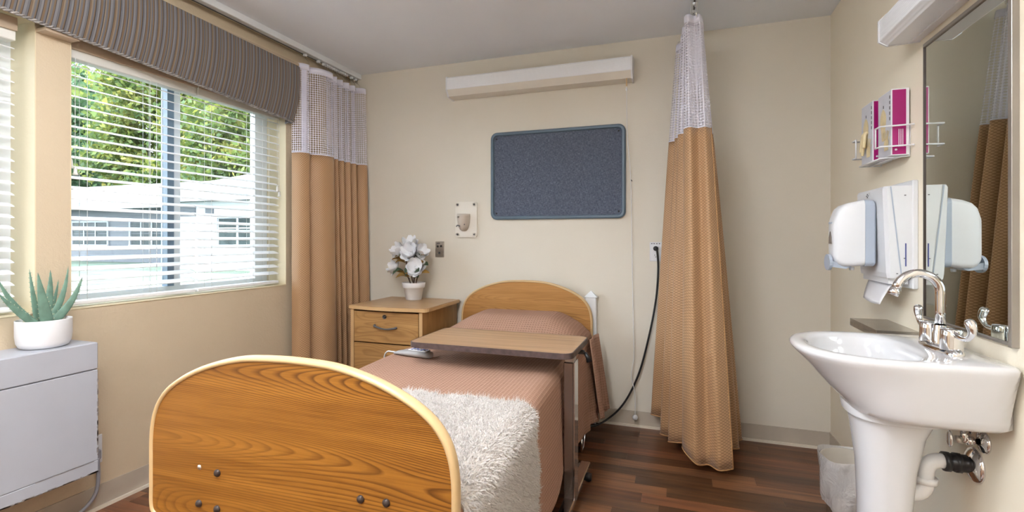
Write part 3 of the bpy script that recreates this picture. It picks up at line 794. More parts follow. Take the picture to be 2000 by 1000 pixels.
# over-bed lamp
lb = thing('wall_lamp', 'long white fluorescent over bed wall lamp with pull cord', 'wall lamp', (-.92, YB, 2.25))
LX0, LX1, LY = -1.545, -.283, 3.085
MB().box(LX0 + .004, LX1 - .004, LY + .03, YB, 2.185, 2.315).build('housing', 'cream_plastic', lb)
pr = [(LY, 2.222), (LY, 2.296), (LY + .006, 2.304), (LY + .06, 2.306), (LY + .06, 2.206), (LY + .02, 2.206), (LY + .006, 2.214)]
MB().prism([(a, c) for a, c in pr], 'x', LX0 + .010, LX1 - .010).build('upper_diffuser', 'diffuser', lb)
pr = [(LY + .001, 2.218), (LY + .03, 2.178), (YB - .006, 2.172), (YB - .006, 2.20), (LY + .03, 2.20)]
MB().prism(pr, 'x', LX0 + .010, LX1 - .010).build('lower_diffuser', 'cream_plastic', lb)
for x0 in (LX0, LX1 - .010):
    MB().prism([(LY - .002, 2.218), (LY - .002, 2.300), (LY + .004, 2.309), (YB, 2.316), (YB, 2.168), (LY + .03, 2.174)], 'x', x0, x0 + .010).build('end_cap', 'box_white', lb)
cordp = catmull([(-.320, 3.115, 2.172), (-.320, 3.115, 2.10), (-.316, 3.118, 1.84), (-.300, 3.165, 1.551), (-.292, 3.165, 1.08), (-.284, 3.16, .64), (-.281, 3.16, .45), (-.296, 3.16, .33), (-.274, 3.155, .22), (-.272, 3.155, .085)], 8)
pc = MB().tube(cordp, .0026, 6).build('pull_cord', 'cordw', lb)
MB().lathe([(0, .017), (.010, .014), (.0165, .004), (.0165, -.004), (.010, -.014), (0, -.017)], 16, (-.272, 3.155, .072)).build('cord_ball', 'white', pc)
MB().tube([(-.320, 3.115, 2.178), (-.320, 3.115, 2.128)], .004, 8).build('cord_connector', 'band', pc)
MB().lathe([(0, 0), (.006, .006), (.006, .018), (0, .026)], 8, (-.320, 3.115, 2.098)).build('cord_bead', 'white', pc)
MB().tube([(-.296, YB, 1.551), (-.296, YB - .045, 1.552)], .003, 6).build('cord_nail', 'dark_grey', pc)
ow = thing('wall_outlet', 'white duplex outlet with a black plug right of the bed', 'outlet', (-.15, YB, 1.105))
MB().box(-.187, -.113, YB - .006, YB, 1.045, 1.164, .002).build('cover_plate', 'white', ow)
for z in (1.128, 1.080):
    f = MB().prism([(-.15 + .017 * math.cos(R(a)), z + max(-.014, min(.014, .017 * math.sin(R(a))))) for a in range(0, 360, 20)], 'y', YB - .008, YB - .005).build('socket', 'white', ow)
    for dx in (-.006, .006): MB().box(-.15 + dx - .0012, -.15 + dx + .0012, YB - .0086, YB - .0078, z - .001, z + .008).build('slot', 'black', f)
    MB().lathe([(.0028, 0), (.0028, .0008)], 8, (-.15, YB - .0086, z - .008), 'y', cap0=True, cap1=True).build('slot', 'black', f)
for dx in (-.028, -.014, .002, .018): MB().box(-.15 + dx, -.15 + dx + .008, YB - .0066, YB - .006, 1.152, 1.157).build('marking', 'ink', ow)
pcord = catmull([(-.150, YB - .034, 1.122), (-.140, YB - .035, 1.10), (-.135, YB - .032, .985), (-.150, YB - .03, .795), (-.192, YB - .03, .57), (-.250, YB - .03, .345), (-.335, YB - .035, .160), (-.43, YB - .05, .052), (-.52, YB - .10, .010), (-.64, YB - .16, .008), (-.75, YB - .22, .008)], 8)
bc = thing('power_cord', 'black power cord hanging from the outlet down to the bed', 'cord', (-.15, YB - .03, 1.12))
MB().tube(pcord, .0062, 8).build('cable', 'black', bc)
MB().lathe([(.012, 0), (.015, -.006), (.015, -.022), (.009, -.028), (0, -.028)], 16, (-.150, YB - .0085, 1.125), 'y', cap0=True).build('plug', 'black', bc)

# ------------------------------------------------------------------ bed
BO = Vector((-.942, 2.035, 0)); BR = R(1.95)
def bedw(p): return Matrix.Rotation(BR, 3, 'Z') @ Vector(p) + BO
bed = thing('hospital_bed', 'hospital bed with golden oak arched headboard and footboard', 'bed', BO, BR)
half = [(.0, .892), (.07, .890), (.134, .885), (.203, .871), (.27, .850), (.334, .821), (.385, .787), (.418, .748), (.436, .706), (.4445, .655), (.4455, .60), (.4455, .52), (.4455, .475), (.438, .452), (.415, .440), (.38, .437)]
def board_outline(dz=0, shrink=0.0):
    pts = [(x, z + dz) for x, z in half] + [(.2, .437 + dz)]
    q = catmull([(x, z, 0) for x, z in pts], 4); right = [(p.x, p.y) for p in q]
    full = right + [(-x, z) for x, z in reversed(right)][0:-1]
    full[0] = (0, full[0][1])
    out = []
    n = len(full)
    for i in range(n):
        a = Vector((*full[i - 1], 0)); c = Vector((*full[(i + 1) % n], 0)); t = (c - a); nn = Vector((t.y, -t.x, 0)).normalized()
        # outline runs clockwise from the top centre to the right: outward normal is the left hand side
        nn = -nn
        if nn.dot(Vector((full[i][0], full[i][1] - .66 - dz, 0))) < 0: nn = -nn
        out.append((full[i][0], full[i][1], nn.x, nn.y))
    return out
def end_board(name, yc, dz, mat):
    o = board_outline(dz)
    th = .011
    p = MB().prism([(x - nx * .008, z - nz * .008) for x, z, nx, nz in o], 'y', yc - th, yc + th).build(name, mat, bed, True)
    prof = [(-.010, -.0135), (-.004, -.0165), (.001, -.013), (.0035, -.006), (.0035, .006), (.001, .013), (-.004, .0165), (-.010, .0135)]
    rings = [[(x + nx * a, yc + w, z + nz * a) for a, w in prof] for x, z, nx, nz in o]
    m = MB(); m.loft(rings + [rings[0]], False, False); m.build('edge_band', 'band', p, True)
    return p
fb = end_board('footboard', -1.072, 0, 'oak_front')
hb = end_board('headboard', 1.072, .018, 'oak_head')
for i, (x, z) in enumerate([(.208, .585), (.275, .587), (-.213, .587), (-.274, .500), (-.214, .495), (.208, .495), (.275, .500)]):
    MB().lathe([(0, -.007), (.006, -.006), (.0095, -.002), (.0095, .004)], 14, (x, -1.084, z), 'y').build('bolt_cap', 'bolt', fb, True)
MB().lathe([(0, -.002), (.006, -.001), (.007, .002)], 10, (-.274, -1.084, .593), 'y').build('bare_screw', 'chrome', fb, True)
for y in (-1.045, 1.045):
    for x in (-.24, .24): MB().box(x - .03, x + .03, y - .008, y + .008, .10, .58, .003).build('end_post', 'taupe_metal', bed, True)
for x in (-.41, .41): MB().box(x - .02, x + .02, -1.035, 1.035, .30, .36, .004).build('side_rail', 'taupe_metal', bed, True)
for y in (-.85, .85): MB().box(-.42, .42, y - .025, y + .025, .16, .30, .004).build('cross_member', 'taupe_metal', bed, True)
for x in (-.40, .40):
    for y in (-.86, .86):
        MB().box(x - .022, x + .022, y - .03, y + .03, .115, .32, .004).build('caster_fork', 'win_frame', bed, True)
        MB().lathe([(.025, -.018), (.055, -.014), (.058, 0), (.055, .014), (.025, .018)], 20, (x, y, .058), 'x', cap0=True, cap1=True).build('caster_wheel', 'black', bed, True)
# bracket and wheel in view by the headboard side
MB().box(.440, .462, .70, .98, .145, .205, .004).build('bumper_bracket', 'win_frame', bed, True)
MB().tube([(.452, .72, .15), (.452, .70, .07), (.452, .66, .035), (.452, .60, .035), (.452, .60, .11)], .006, 6).build('brake_pedal', 'chrome', bed, True)
# mattress
mt = MB().box(-.43, .43, -1.02, 1.02, .37, .585, .04).build('mattress', 'fleece'); mt.location = BO; mt.rotation_euler = (0, 0, BR)
tag(mt, 'white mattress lying under the salmon bedspread', 'mattress')
# pale post behind the headboard
po = thing('corner_post', 'pale painted post with pointed cap behind the headboard corner', 'post', (-.55, 3.165, 0))
MB().box(-.585, -.515, 3.15, 3.194, 0, .81, .004).build('shaft', 'win_frame', po)
MB().add([(-.592, 3.145, .81), (-.508, 3.145, .81), (-.508, 3.197, .81), (-.592, 3.197, .81), (-.55, 3.171, .852)], [(0, 1, 2, 3), (0, 1, 4), (1, 2, 4), (2, 3, 4), (3, 0, 4)]).build('cap', 'win_frame', po)

# bedspread: one draped sheet, drawn in bed coordinates
HW = .447; RC = .055
def hemz(y): return .125 + .055 * math.exp(-((y - .06) / .13) ** 2) + .012 * math.sin(7 * y)
def pillow(x, y):
    a = 1 - ss(.20, .455, abs(x - .02)); c = ss(.50, .78, y) * (1 - .75 * ss(.97, 1.045, y))
    return .122 * (a ** .8) * c + .012 * c * (1 - a)
def spread(s_, y, lift=0.0):
    """s_: signed distance from the bed's middle along the cloth"""
    ax = abs(s_); sg = 1 if s_ >= 0 else -1
    flat = HW - RC; arc = RC * math.pi / 2
    hd = ss(.55, .95, y)
    if ax <= flat:
        x, z, nx, nz = ax, .612, 0, 1
    elif ax <= flat + arc:
        a = (ax - flat) / RC; x = flat + RC * math.sin(a); z = .612 - RC * (1 - math.cos(a)); nx, nz = math.sin(a), math.cos(a)
    else:
        d = ax - flat - arc; full = .612 - RC - hemz(y); f = min(1, d / full); z = .612 - RC - f * full; nx, nz = 1, 0
        x = HW + .006 * f + (hd if sg > 0 else 0) * f * (.055 + .032 * math.sin(38 * y + 1.0)) + (1 - hd) * .012 * f * math.sin(9 * y + 2) + (.010 if sg > 0 else 0) * hd * math.sin(20 * y)
        x = max(x, HW - .004)
    z += pillow(x * sg, y) * (1 if ax <= flat else max(0, 1 - (ax - flat) / (arc * 1.6)))
    z += .0035 * math.sin(5.3 * y + 3 * x) * (1 if nz > .5 else 0)
    return Vector((sg * (x + nx * lift), y, z + nz * lift)), Vector((sg * nx, 0, nz))
SMAX = (HW - RC) + RC * math.pi / 2 + .44
sm = MB()
sm.grid(lambda u, v: tuple(spread(-SMAX + 2 * SMAX * u, -1.052 + 2.10 * v)[0]), 150, 120, lambda u, v: (-SMAX + 2 * SMAX * u, 2.10 * v))
bs = thing('bedspread', 'salmon pink waffle weave bedspread draped over the bed and pillow', 'bedspread', BO, BR)
so = sm.build('cloth', 'spread', bs, True)
md = so.modifiers.new('thickness', 'SOLIDIFY'); md.thickness = .004; md.offset = -1
lt = MB().box(-.085, -.035, -.452, -.421, .6135, .6145).build('laundry_tag', 'box_white', bs, True)
for k, (x, w) in enumerate(((-.083, .006), (-.074, .016), (-.055, .005), (-.047, .010))): MB().box(x, x + w, -.434, -.427, .6146, .6150).build('tag_marking', 'ink_blue', lt, True)
for k, (x, w) in enumerate(((-.075, .008), (-.062, .010))): MB().box(x, x + w, -.447, -.441, .6146, .6150).build('tag_marking', 'ink_blue', lt, True)
# extra fold of the spread hanging by the headboard
def fold(u, v):
    z = .60 - v * .455; y = .80 + .20 * u
    return (.466 + .050 * v + .022 * math.sin(u * math.pi * 2.2 + .4) * (.3 + v) + .02 * u, y, z)
ff = MB().grid(fold, 24, 26, lambda u, v: (.20 * u, .455 * v)).build('side_fold', 'spread', bs, True)
md = ff.modifiers.new('thickness', 'SOLIDIFY'); md.thickness = .006; md.offset = 0

# white fleece throw over the foot corner
th = thing('fleece_throw', 'shaggy white fleece throw over the foot corner of the bed', 'throw', BO, BR)
S0, S1 = -.055, (HW - RC) + RC * math.pi / 2 + .40
Y0, Y1 = -1.050, -.428
rt = random.Random(11)
def tedge(u): return .010 * math.sin(9 * u) + .006 * math.sin(31 * u + 1)
def throw_pt(u, v, lift=.011):
    s_ = S0 + (S1 - S0) * u
    y = Y0 + (Y1 - Y0) * v
    if v > .5: y += tedge(u * 3) * (v - .5) * 2
    over = max(0, s_ - (HW - RC * .2)) / .40
    if v < .5: y += .12 * over * (1 - 2 * v)
    p, n = spread(s_, y, lift + .012 * max(0, over) * (1 + math.sin(14 * y)))
    return p, n
tm = MB().grid(lambda u, v: tuple(throw_pt(u, v)[0]), 60, 40).build('fleece', 'fleece', th, True)
md = tm.modifiers.new('thickness', 'SOLIDIFY'); md.thickness = .010; md.offset = -1
pile = MB()
def blade(p, n, L, w):
    d = (n + Vector((rt.uniform(-.7, .7), rt.uniform(-.7, .7), rt.uniform(-.7, .3)))).normalized(); s_ = d.orthogonal().normalized()
    s_ = Matrix.Rotation(rt.uniform(0, 6.28), 3, d) @ s_
    b0 = p - s_ * w; b1 = p + s_ * w; m0 = p + d * L * .6 + s_ * w * .5 + n * .001; tip = p + d * L + Vector((0, 0, -.15 * L))
    pile.add([b0, b1, m0, tip], [(0, 1, 2), (0, 2, 3)])
for i in range(42000):
    p, n = throw_pt(rt.random(), rt.random()); blade(p - n * .002, n, rt.uniform(.009, .018), rt.uniform(.0010, .0019))
for i in range(2600):
    u, v = rt.random(), rt.random(); e = rt.choice((0, 1, 2, 3))
    dirv = Vector((0, 1, .25))
    if e <= 1: v = 1 - .01 * rt.random()
    elif e == 2: v = .01 * rt.random(); dirv = Vector((.2, -1, -.2))
    else: u = 1 - .01 * rt.random(); dirv = Vector((.25, .0, -1))
    p, n = throw_pt(u, v, .006); L = rt.uniform(.014, .032); d = (dirv + n * .4 + Vector((rt.uniform(-.5, .5), rt.uniform(-.4, .4), rt.uniform(-.4, .4)))).normalized(); s_ = d.orthogonal().normalized()
    pile.add([p - s_ * .0014, p + s_ * .0014, p + d * L], [(0, 1, 2)])
po_ = pile.build('pile', 'pile', th, True); po_['kind'] = 'stuff'

# bed remote
rm = thing('bed_remote', 'grey bed remote with buttons lying under the overbed table edge', 'remote control', bedw((-.28, .075, .618)), BR + R(-9))
rings = []
for f, w, h in ((0, .008, .006), (.02, .014, .010), (.12, .022, .018), (.3, .028, .026), (.7, .033, .032), (.9, .034, .032), (.97, .031, .026), (1, .022, .014)):
    x = -.115 + .215 * f
    rings.append([(x, w * math.cos(R(a)), max(0, h * .5 + h * .55 * math.sin(R(a)))) for a in range(0, 360, 24)])
shade(MB().loft(rings).build('shell', 'remote_grey', rm, True), 50)
kp = MB().box(-.02, .085, -.021, .021, .0300, .0345, .002).build('keypad', 'box_white', rm, True)
for i in range(5):
    for j in (-1, 1): MB().box(-.006 + i * .018, .006 + i * .018, j * .010 - .006, j * .010 + .006, .0345, .0362, .0008).build('button', 'ink_blue' if (i + j) % 3 else 'dark_grey', kp, True)
MB().tube(catmull([(-.112, 0, .008), (-.135, .002, .007), (-.17, .012, .002), (-.205, .03, -.03), (-.212, .035, -.10)], 6), .004, 6).build('cable', 'white', rm, True)

# overbed table
ot = thing('overbed_table', 'rolling overbed table with oak laminate top and dark edge', 'table', (-.457, 2.12, 0))
TX0, TX1, TY0, TY1, TZ = -1.168, -.415, 1.945, 2.338, .72
MB().prism(rrect(TX0 + .004, TX1 - .004, TY0 + .004, TY1 - .004, .042, 6), 'z', TZ - .018, TZ).build('table_top', 'oak_table', ot)
o1 = rrect(TX0, TX1, TY0, TY1, .045, 6); o2 = rrect(TX0 + .005, TX1 - .005, TY0 + .005, TY1 - .005, .04, 6)
MB().loft([[(x, y, TZ - .0235) for x, y in o2], [(x, y, TZ - .0235) for x, y in o1], [(x, y, TZ - .001) for x, y in o1], [(x, y, TZ + .0006) for x, y in rrect(TX0 + .002, TX1 - .002, TY0 + .002, TY1 - .002, .043, 6)], [(x, y, TZ + .0006) for x, y in o2]], True, False, False).build('edge_band', 'dark_edge', ot)
MB().box(-1.0, -.44, 2.10, 2.16, TZ - .040, TZ - .0235, .003).build('support_arm', 'taupe_metal', ot)
MB().box(-.477, -.437, 2.095, 2.145, .60, TZ - .0235, .002).build('inner_column', 'steel', ot)
MB().box(-.481, -.437, 2.085, 2.155, .062, .652, .004).build('outer_column', 'taupe_metal', ot)
MB().box(-.437, -.4315, 2.083, 2.157, .062, .654, .001).build('column_trim', 'chrome', ot)
lv = MB().box(-.437, -.405, 2.165, 2.185, .672, .690, .004).build('release_lever', 'black', ot)
MB().tube([(-.405, 2.175, .68), (-.392, 2.175, .66), (-.386, 2.175, .64)], .011, 8, radii=[.007, .010, .012]).build('lever_grip', 'black', lv)
MB().box(-.480, -.432, 1.80, 2.47, .040, .066, .004).build('base_runner', 'chrome', ot)
for y in (1.815, 2.435): MB().box(-1.05, -.480, y - .022, y + .022, .040, .062, .004).build('base_leg', 'taupe_metal', ot)
for x, y in ((-.44, 2.40), (-.44, 1.84), (-1.03, 2.435), (-1.03, 1.815)):
    MB().lathe([(.010, -.016), (.018, -.015), (.021, 0), (.018, .015), (.010, .016)], 16, (x + .01, y, .021), 'x', cap0=True, cap1=True).build('caster', 'black', ot)

# ------------------------------------------------------------------ right wall
ml = thing('mirror_lamp', 'white angular fluorescent wall lamp above the mirror', 'wall lamp', (XR, 1.80, 1.94))
pr = [(XR, 1.878), (XR - .030, 1.875), (XR - .098, 1.873), (XR - .122, 1.890), (XR - .122, 1.962), (XR - .100, 1.985), (XR, 1.99)]
MB().prism([(x, z) for x, z in pr], 'y', 1.47, 2.098).build('cover', 'diffuser', ml)
for y0 in (1.462, 2.098):
    MB().prism([(XR, 1.875), (XR - .098, 1.870), (XR - .125, 1.888), (XR - .125, 1.964), (XR - .101, 1.988), (XR, 1.993)], 'y', y0, y0 + .008).build('end_cap', 'white', ml)
MB().prism([(XR - .03, 1.8745), (XR - .034, 1.8705), (XR - .036, 1.8745)], 'y', 1.47, 2.098).build('cover_ridge', 'white', ml)
mi = thing('wall_mirror', 'steel framed rectangular mirror above the sink', 'mirror', (XR, 1.812, 1.38))
MY0, MY1, MZ0, MZ1 = 1.563, 2.06, .912, 1.851
MB().box(XR - .004, XR, MY0 + .012, MY1 - .003, MZ0 + .006, MZ1 - .006).build('glass', 'mirror', mi)
for a, d_ in (((MY0, MY0 + .016, MZ0, MZ1), .016), ((MY1 - .004, MY1, MZ0, MZ1), .008)): MB().box(XR - d_, XR, a[0], a[1], a[2], a[3], .001).build('frame_side', 'mirror_frame' if d_ > .01 else 'bolt', mi)
for a in ((MY0 + .016, MY1 - .004, MZ0, MZ0 + .008), (MY0 + .016, MY1 - .004, MZ1 - .012, MZ1)): MB().box(XR - .009, XR, *a, .001).build('frame_rail', 'mirror_frame', mi)
# glove boxes in a wire rack
def hand_shape(y, z, s_, x, flip=1):
    m = MB(); P = []
    def blob(pts): m.prism([(y + flip * a * s_, z + c * s_) for a, c in pts], 'x', x - .0006, x)
    blob([(-.022, -.03), (.020, -.03), (.024, .0), (.018, .02), (-.018, .02), (-.026, 0)])
    for a0, dx, L in ((-.016, -.014, .035), (-.006, -.004, .042), (.005, .005, .040), (.014, .013, .034)):
        blob([(a0 - .0045, .018), (a0 + .0045, .018), (a0 + dx + .004, .018 + L), (a0 + dx - .003, .018 + L)])
    blob([(.018, -.01), (.024, .002), (.044, .022), (.040, .026)])
    return m
def glove_box(label, y0, y1, x0, tilt):
    z0, z1 = 1.492, 1.736
    t = thing('glove_box', label, 'glove box', (XR - .035, (y0 + y1) / 2, z0), 0, 'glove boxes in the wire rack')
    MB().box(x0, XR - .006, y0, y1, z0, z1, .001).build('carton', 'box_white', t)
    MB().box(x0 + .003, XR - .016, y0 - .0006, y0 + .001, z0 + .003, z1 - .004).build('side_print', 'purple', t)
    MB().box(x0 - .0006, x0 + .001, y0 + .003, y1 - .003, z0 + .003, z1 - .003).build('front_print', 'box_grey', t)
    yc = (y0 + y1) / 2
    MB().prism([(yc + .012 + .026 * math.cos(R(a)) * (1 + .25 * math.sin(R(3 * a))), z0 + .125 + .062 * math.sin(R(a))) for a in range(0, 360, 15)], 'x', x0 - .0011, x0 - .0005).build('glove_print', 'hand', t)
    hand_shape(yc - .020, z0 + .050, .85, x0 - .0012, -1).build('glove_print', 'hand', t)
    for k in range(5): MB().box(x0 - .0011, x0 - .0005, y0 + .010, y0 + .016, z1 - .032 - k * .020, z1 - .020 - k * .020).build('lettering', 'ink', t)
    MB().box(x0 - .0011, x0 - .0005, yc + .006, yc + .012, z1 - .055, z1 - .044).build('lettering', 'ink', t)
    for k in range(3): MB().box(x0 + .022 + k * .006, x0 + .024 + k * .006, y0 - .0012, y0 - .0005, z0 + .03, z0 + .095).build('lettering', 'box_white', t)
    MB().lathe([(.004, 0), (.004, .0006)], 12, (x0 + .014, y0 - .0012, z0 + .020), 'y', cap0=True, cap1=True).build('mark', 'box_white', t)
    return t
glove_box('purple sided glove box nearer the mirror in the wire rack', 2.172, 2.300, .732, 0)
g2 = glove_box('purple sided glove box farther from the mirror with a glove pulled out', 2.325, 2.455, .722, 0)
gm = MB()
for dy, ln in ((0, 1), (.010, .8), (-.009, .65)):
    gp = catmull([(.721, 2.385 + dy, 1.62), (.712, 2.388 + dy, 1.61), (.708, 2.39 + dy * 1.6, 1.61 - .045 * ln), (.706, 2.392 + dy * 2, 1.61 - .085 * ln)], 5)
    gm.tube(gp, .004, 7, radii=[.0035 + .0035 * math.sin(math.pi * (.25 + .6 * i / (len(gp) - 1))) for i in range(len(gp))])
gm.build('pulled_glove', 'hand', g2)
rk = thing('wire_rack', 'white wire rack on the wall holding two glove boxes', 'rack', (XR, 2.31, 1.49))
def wire(pts): MB().tube(pts, .0032, 6).build('wire', 'white', rk)
for z in (1.597, 1.523):
    wire([(XR, 2.145, z), (XR - .010, 2.148, z), (XR - .100, 2.160, z), (XR - .100, 2.205, z)])
    wire([(XR, 2.485, z), (XR - .010, 2.482, z), (XR - .100, 2.470, z), (XR - .100, 2.425, z)])
wire([(XR - .100, 2.205, 1.600), (XR - .100, 2.205, 1.520)]); wire([(XR - .100, 2.425, 1.600), (XR - .100, 2.425, 1.520)])
wire([(XR, 2.18, 1.60), (XR - .003, 2.18, 1.487), (XR - .085, 2.20, 1.486), (XR - .085, 2.43, 1.486), (XR - .003, 2.45, 1.487), (XR, 2.45, 1.60)])
wire([(XR - .045, 2.19, 1.486), (XR - .045, 2.44, 1.486)])
# towel dispenser
td = thing('towel_dispenser', 'white folded paper towel dispenser on the wall beside the mirror', 'towel dispenser', (XR, 2.265, 1.0))
fx0, fx1 = .694, XR
MB().box(.775, XR, 2.113, 2.425, 1.005, 1.393, .003).build('back_plate', 'white', td)
sec = lambda z, xf: [(xf + .010, 2.415), (xf, 2.405), (xf, 2.135), (xf + .008, 2.118), (.778, 2.116), (.778, 2.418)]
MB().loft([[(x, y, z) for x, y in sec(z, xf)] for z, xf in ((1.042, .706), (1.06, .703), (1.365, .692), (1.374, .697))], smooth=False).build('cover', 'white', td)
MB().add([(.709, 2.1155, 1.372), (.713, 2.1155, 1.372), (.746, 2.1155, 1.045), (.742, 2.1155, 1.045)], [(0, 1, 2, 3)]).build('side_crease', 'grey_plastic', td)
MB().box(.7545, .7575, 2.1148, 2.1165, 1.086, 1.168).build('level_slot', 'ink_blue', td)
for x, z in ((.728, 1.058), (.752, 1.338), (.750, 1.113)): MB().box(x, x + .005, 2.1150, 2.1165, z, z + .003).build('screw', 'dark_grey', td)
MB().box(.712, .772, 2.14, 2.40, 1.020, 1.043).build('slot_throat', 'white', td)
for dy, dz in ((0, .006), (0, -.006), (.008, 0), (-.008, 0)): MB().box(.6895, .697, 2.285 + dy - .002, 2.285 + dy + .002, 1.352 + dz - .002, 1.352 + dz + .002).build('logo_dot', 'dark_grey', td)
pw = MB().grid(lambda u, v: (.730 - .030 * v + .010 * v * v - .02 * (1 - u) * v, 2.15 + .24 * u, 1.019 - .075 * v - .008 * math.sin(u * 3) * v), 8, 6).build('paper_towel', 'paper')
tag(pw, 'white paper towel sheet hanging from the towel dispenser', 'paper towel'); md = pw.modifiers.new('t', 'SOLIDIFY'); md.thickness = .0015
# soap dispenser fixed to the front of the towel cover
sd_ = thing('soap_dispenser', 'white and blue grey soap dispenser with push lever beside the towel dispenser', 'soap dispenser', (.69, 2.25, 1.08))
SY0, SY1 = 2.192, 2.308
def sring(x, k, za, zb, r=.020): return [(x, a, c) for a, c in rrect(SY0 + k, SY1 - k, za, zb, r, 5)]
MB().loft([sring(.691, .004, 1.084, 1.322), sring(.686, 0, 1.080, 1.330), sring(.657, 0, 1.080, 1.334)], smooth=False).build('back_shell', 'grey_plastic', sd_)
shade(MB().loft([sring(.6565, .001, 1.082, 1.333), sring(.62, .002, 1.078, 1.325), sring(.592, .006, 1.077, 1.314), sring(.575, .012, 1.082, 1.300, .024), sring(.562, .022, 1.095, 1.270, .024), sring(.558, .030, 1.11, 1.25, .02)]).build('front_shell', 'white', sd_), 35)
MB().prism([(2.232, 1.165), (2.268, 1.165), (2.264, 1.19), (2.250, 1.213), (2.236, 1.19)], 'x', .5545, .562).build('sight_window', 'smoke', sd_)
for i in range(5): MB().box(.556, .5585, 2.230 + i * .009, 2.236 + i * .009, 1.243, 1.250).build('lettering', 'grey_plastic', sd_)
MB().loft([[(.545 + d, 2.25 + .042 * math.cos(R(a)), 1.092 + .032 * math.sin(R(a))) for a in range(0, 360, 20)] for d in (0, .010)], smooth=False).build('push_lever', 'grey_plastic', sd_)
MB().prism([(.552, 1.075), (.60, 1.068), (.62, 1.078), (.60, 1.083), (.552, 1.10)], 'y', 2.215, 2.285).build('lever_arm', 'grey_plastic', sd_)
MB().lathe([(.008, 0), (.010, .012)], 10, (.628, 2.25, 1.062), cap0=True, cap1=True).build('nozzle', 'white', sd_)
# steel shelf
sh = thing('wall_shelf', 'small brushed steel shelf on the wall above the sink rim', 'shelf', (XR, 2.247, .85))
MB().box(.663, XR, 2.100, 2.394, .843, .856, .001).build('shelf_plate', 'steel', sh)
MB().box(.663, .666, 2.100, 2.394, .826, .843).build('front_lip', 'steel', sh)
for y0 in (2.100, 2.391): MB().box(.666, XR, y0, y0 + .003, .826, .843).build('side_lip', 'steel', sh)

# ------------------------------------------------------------------ sink
SYC = 1.745
def inside_rim(x, y, front=.326, hb=.228, mid=.56, back=.789):
    if x > back: return False
    if x >= mid: return abs(y - SYC) < hb - .012 * ((x - mid) / (back - mid)) ** 2
    return (abs((mid - x) / (mid - front)) ** 2.35 + abs((y - SYC) / hb) ** 2.35) < 1
def radial(fn, c, n=72):
    out = []
    for i in range(n):
        a = 2 * math.pi * i / n; lo, hi = 0, 1.0
        for _ in range(30):
            m_ = (lo + hi) / 2
            if fn(c[0] + m_ * math.cos(a), c[1] + m_ * math.sin(a)): lo = m_
            else: hi = m_
        out.append((c[0] + lo * math.cos(a), c[1] + lo * math.sin(a)))
    return out
BC = (.555, SYC)
rim = radial(inside_rim, BC)
botm = radial(lambda x, y: inside_rim(x, y, .462, .19, .60, .789), BC)
def lerp2(A, B, f): return [(a[0] + (b[0] - a[0]) * f, a[1] + (b[1] - a[1]) * f) for a, b in zip(A, B)]
def inset(A, d): return [(BC[0] + (a[0] - BC[0]) * (1 - d / max(.05, math.hypot(a[0] - BC[0], a[1] - BC[1]))), BC[1] + (a[1] - BC[1]) * (1 - d / max(.05, math.hypot(a[0] - BC[0], a[1] - BC[1])))) for a in A]
bowl = []
for i in range(72):
    a = 2 * math.pi * i / 72; c_, s_ = math.cos(a), math.sin(a)
    rx = .185 if c_ < 0 else .085
    r = 1 / ((abs(c_ / rx) ** 2.3 + abs(s_ / .185) ** 2.3) ** (1 / 2.3)); bowl.append((BC[0] + r * c_, BC[1] + r * s_))
rings = []
def ring(A, z): rings.append([(x, y, z) for x, y in A])
def zback(A, z0, z1): rings.append([(x, y, z0 + (z1 - z0) * ss(.56, .78, x)) for x, y in A])
ring(lerp2(botm, [(BC[0], BC[1])] * 72, .5), .690)
ring(lerp2(botm, [(BC[0], BC[1])] * 72, .06), .692)
zback(botm, .706, .702)
for f, z in ((.12, .720), (.30, .745), (.52, .780), (.74, .815), (.90, .836), (.975, .848)):
    A = lerp2(botm, rim, f); zback(A, z, .706 + (.848 - .706) * ((z - .706) / (.848 - .706)))
ring(rim, .857); ring(inset(rim, .004), .8645); ring(inset(rim, .012), .868)
ring(lerp2(inset(rim, .012), bowl, .5), .8675)
ring(inset(bowl, -.010), .8665); ring(bowl, .863); ring(inset(bowl, .008), .855)
for k in range(1, 9):
    f = k / 8; A = [(BC[0] - .01 * f + (x - BC[0]) * (.955 - .75 * f ** 1.6), BC[1] + (y - BC[1]) * (.955 - .75 * f ** 1.6)) for x, y in bowl]
    ring(A, .855 - .115 * math.sin(f * math.pi / 2) ** .9)
sk = thing('pedestal_sink', 'white porcelain pedestal sink below the mirror', 'sink', (.60, SYC, 0))
shade(MB().loft(rings).build('basin', 'porcelain', sk), 60)
MB().lathe([(0, .004), (.018, .004), (.022, .001), (.022, -.002)], 18, (BC[0] - .01, SYC, .741)).build('drain', 'chrome', sk)
pr_ = []
for z, x0, x1, hy in ((0, .475, .660, .105), (.03, .478, .657, .102), (.10, .497, .642, .086), (.25, .505, .630, .076), (.40, .505, .632, .077), (.52, .500, .642, .084), (.62, .488, .662, .098), (.668, .480, .684, .108)):
    cx, rx = (x0 + x1) / 2, (x1 - x0) / 2
    pr_.append([(cx + rx * math.copysign(abs(math.cos(R(a))) ** .8, math.cos(R(a))), SYC + hy * math.copysign(abs(math.sin(R(a))) ** .8, math.sin(R(a))), z) for a in range(0, 360, 10)])
shade(MB().loft(pr_).build('pedestal', 'porcelain', sk), 50)
cr_ = []
for z, k in ((.664, .0), (.668, .010), (.692, .014), (.706, .008)):
    cr_.append([(.586 + (.108 + k) * math.copysign(abs(math.cos(R(a))) ** .8, math.cos(R(a))), SYC + (.113 + k) * math.copysign(abs(math.sin(R(a))) ** .8, math.sin(R(a))), z) for a in range(0, 360, 10)])
shade(MB().loft(cr_).build('collar', 'porcelain', sk), 50)
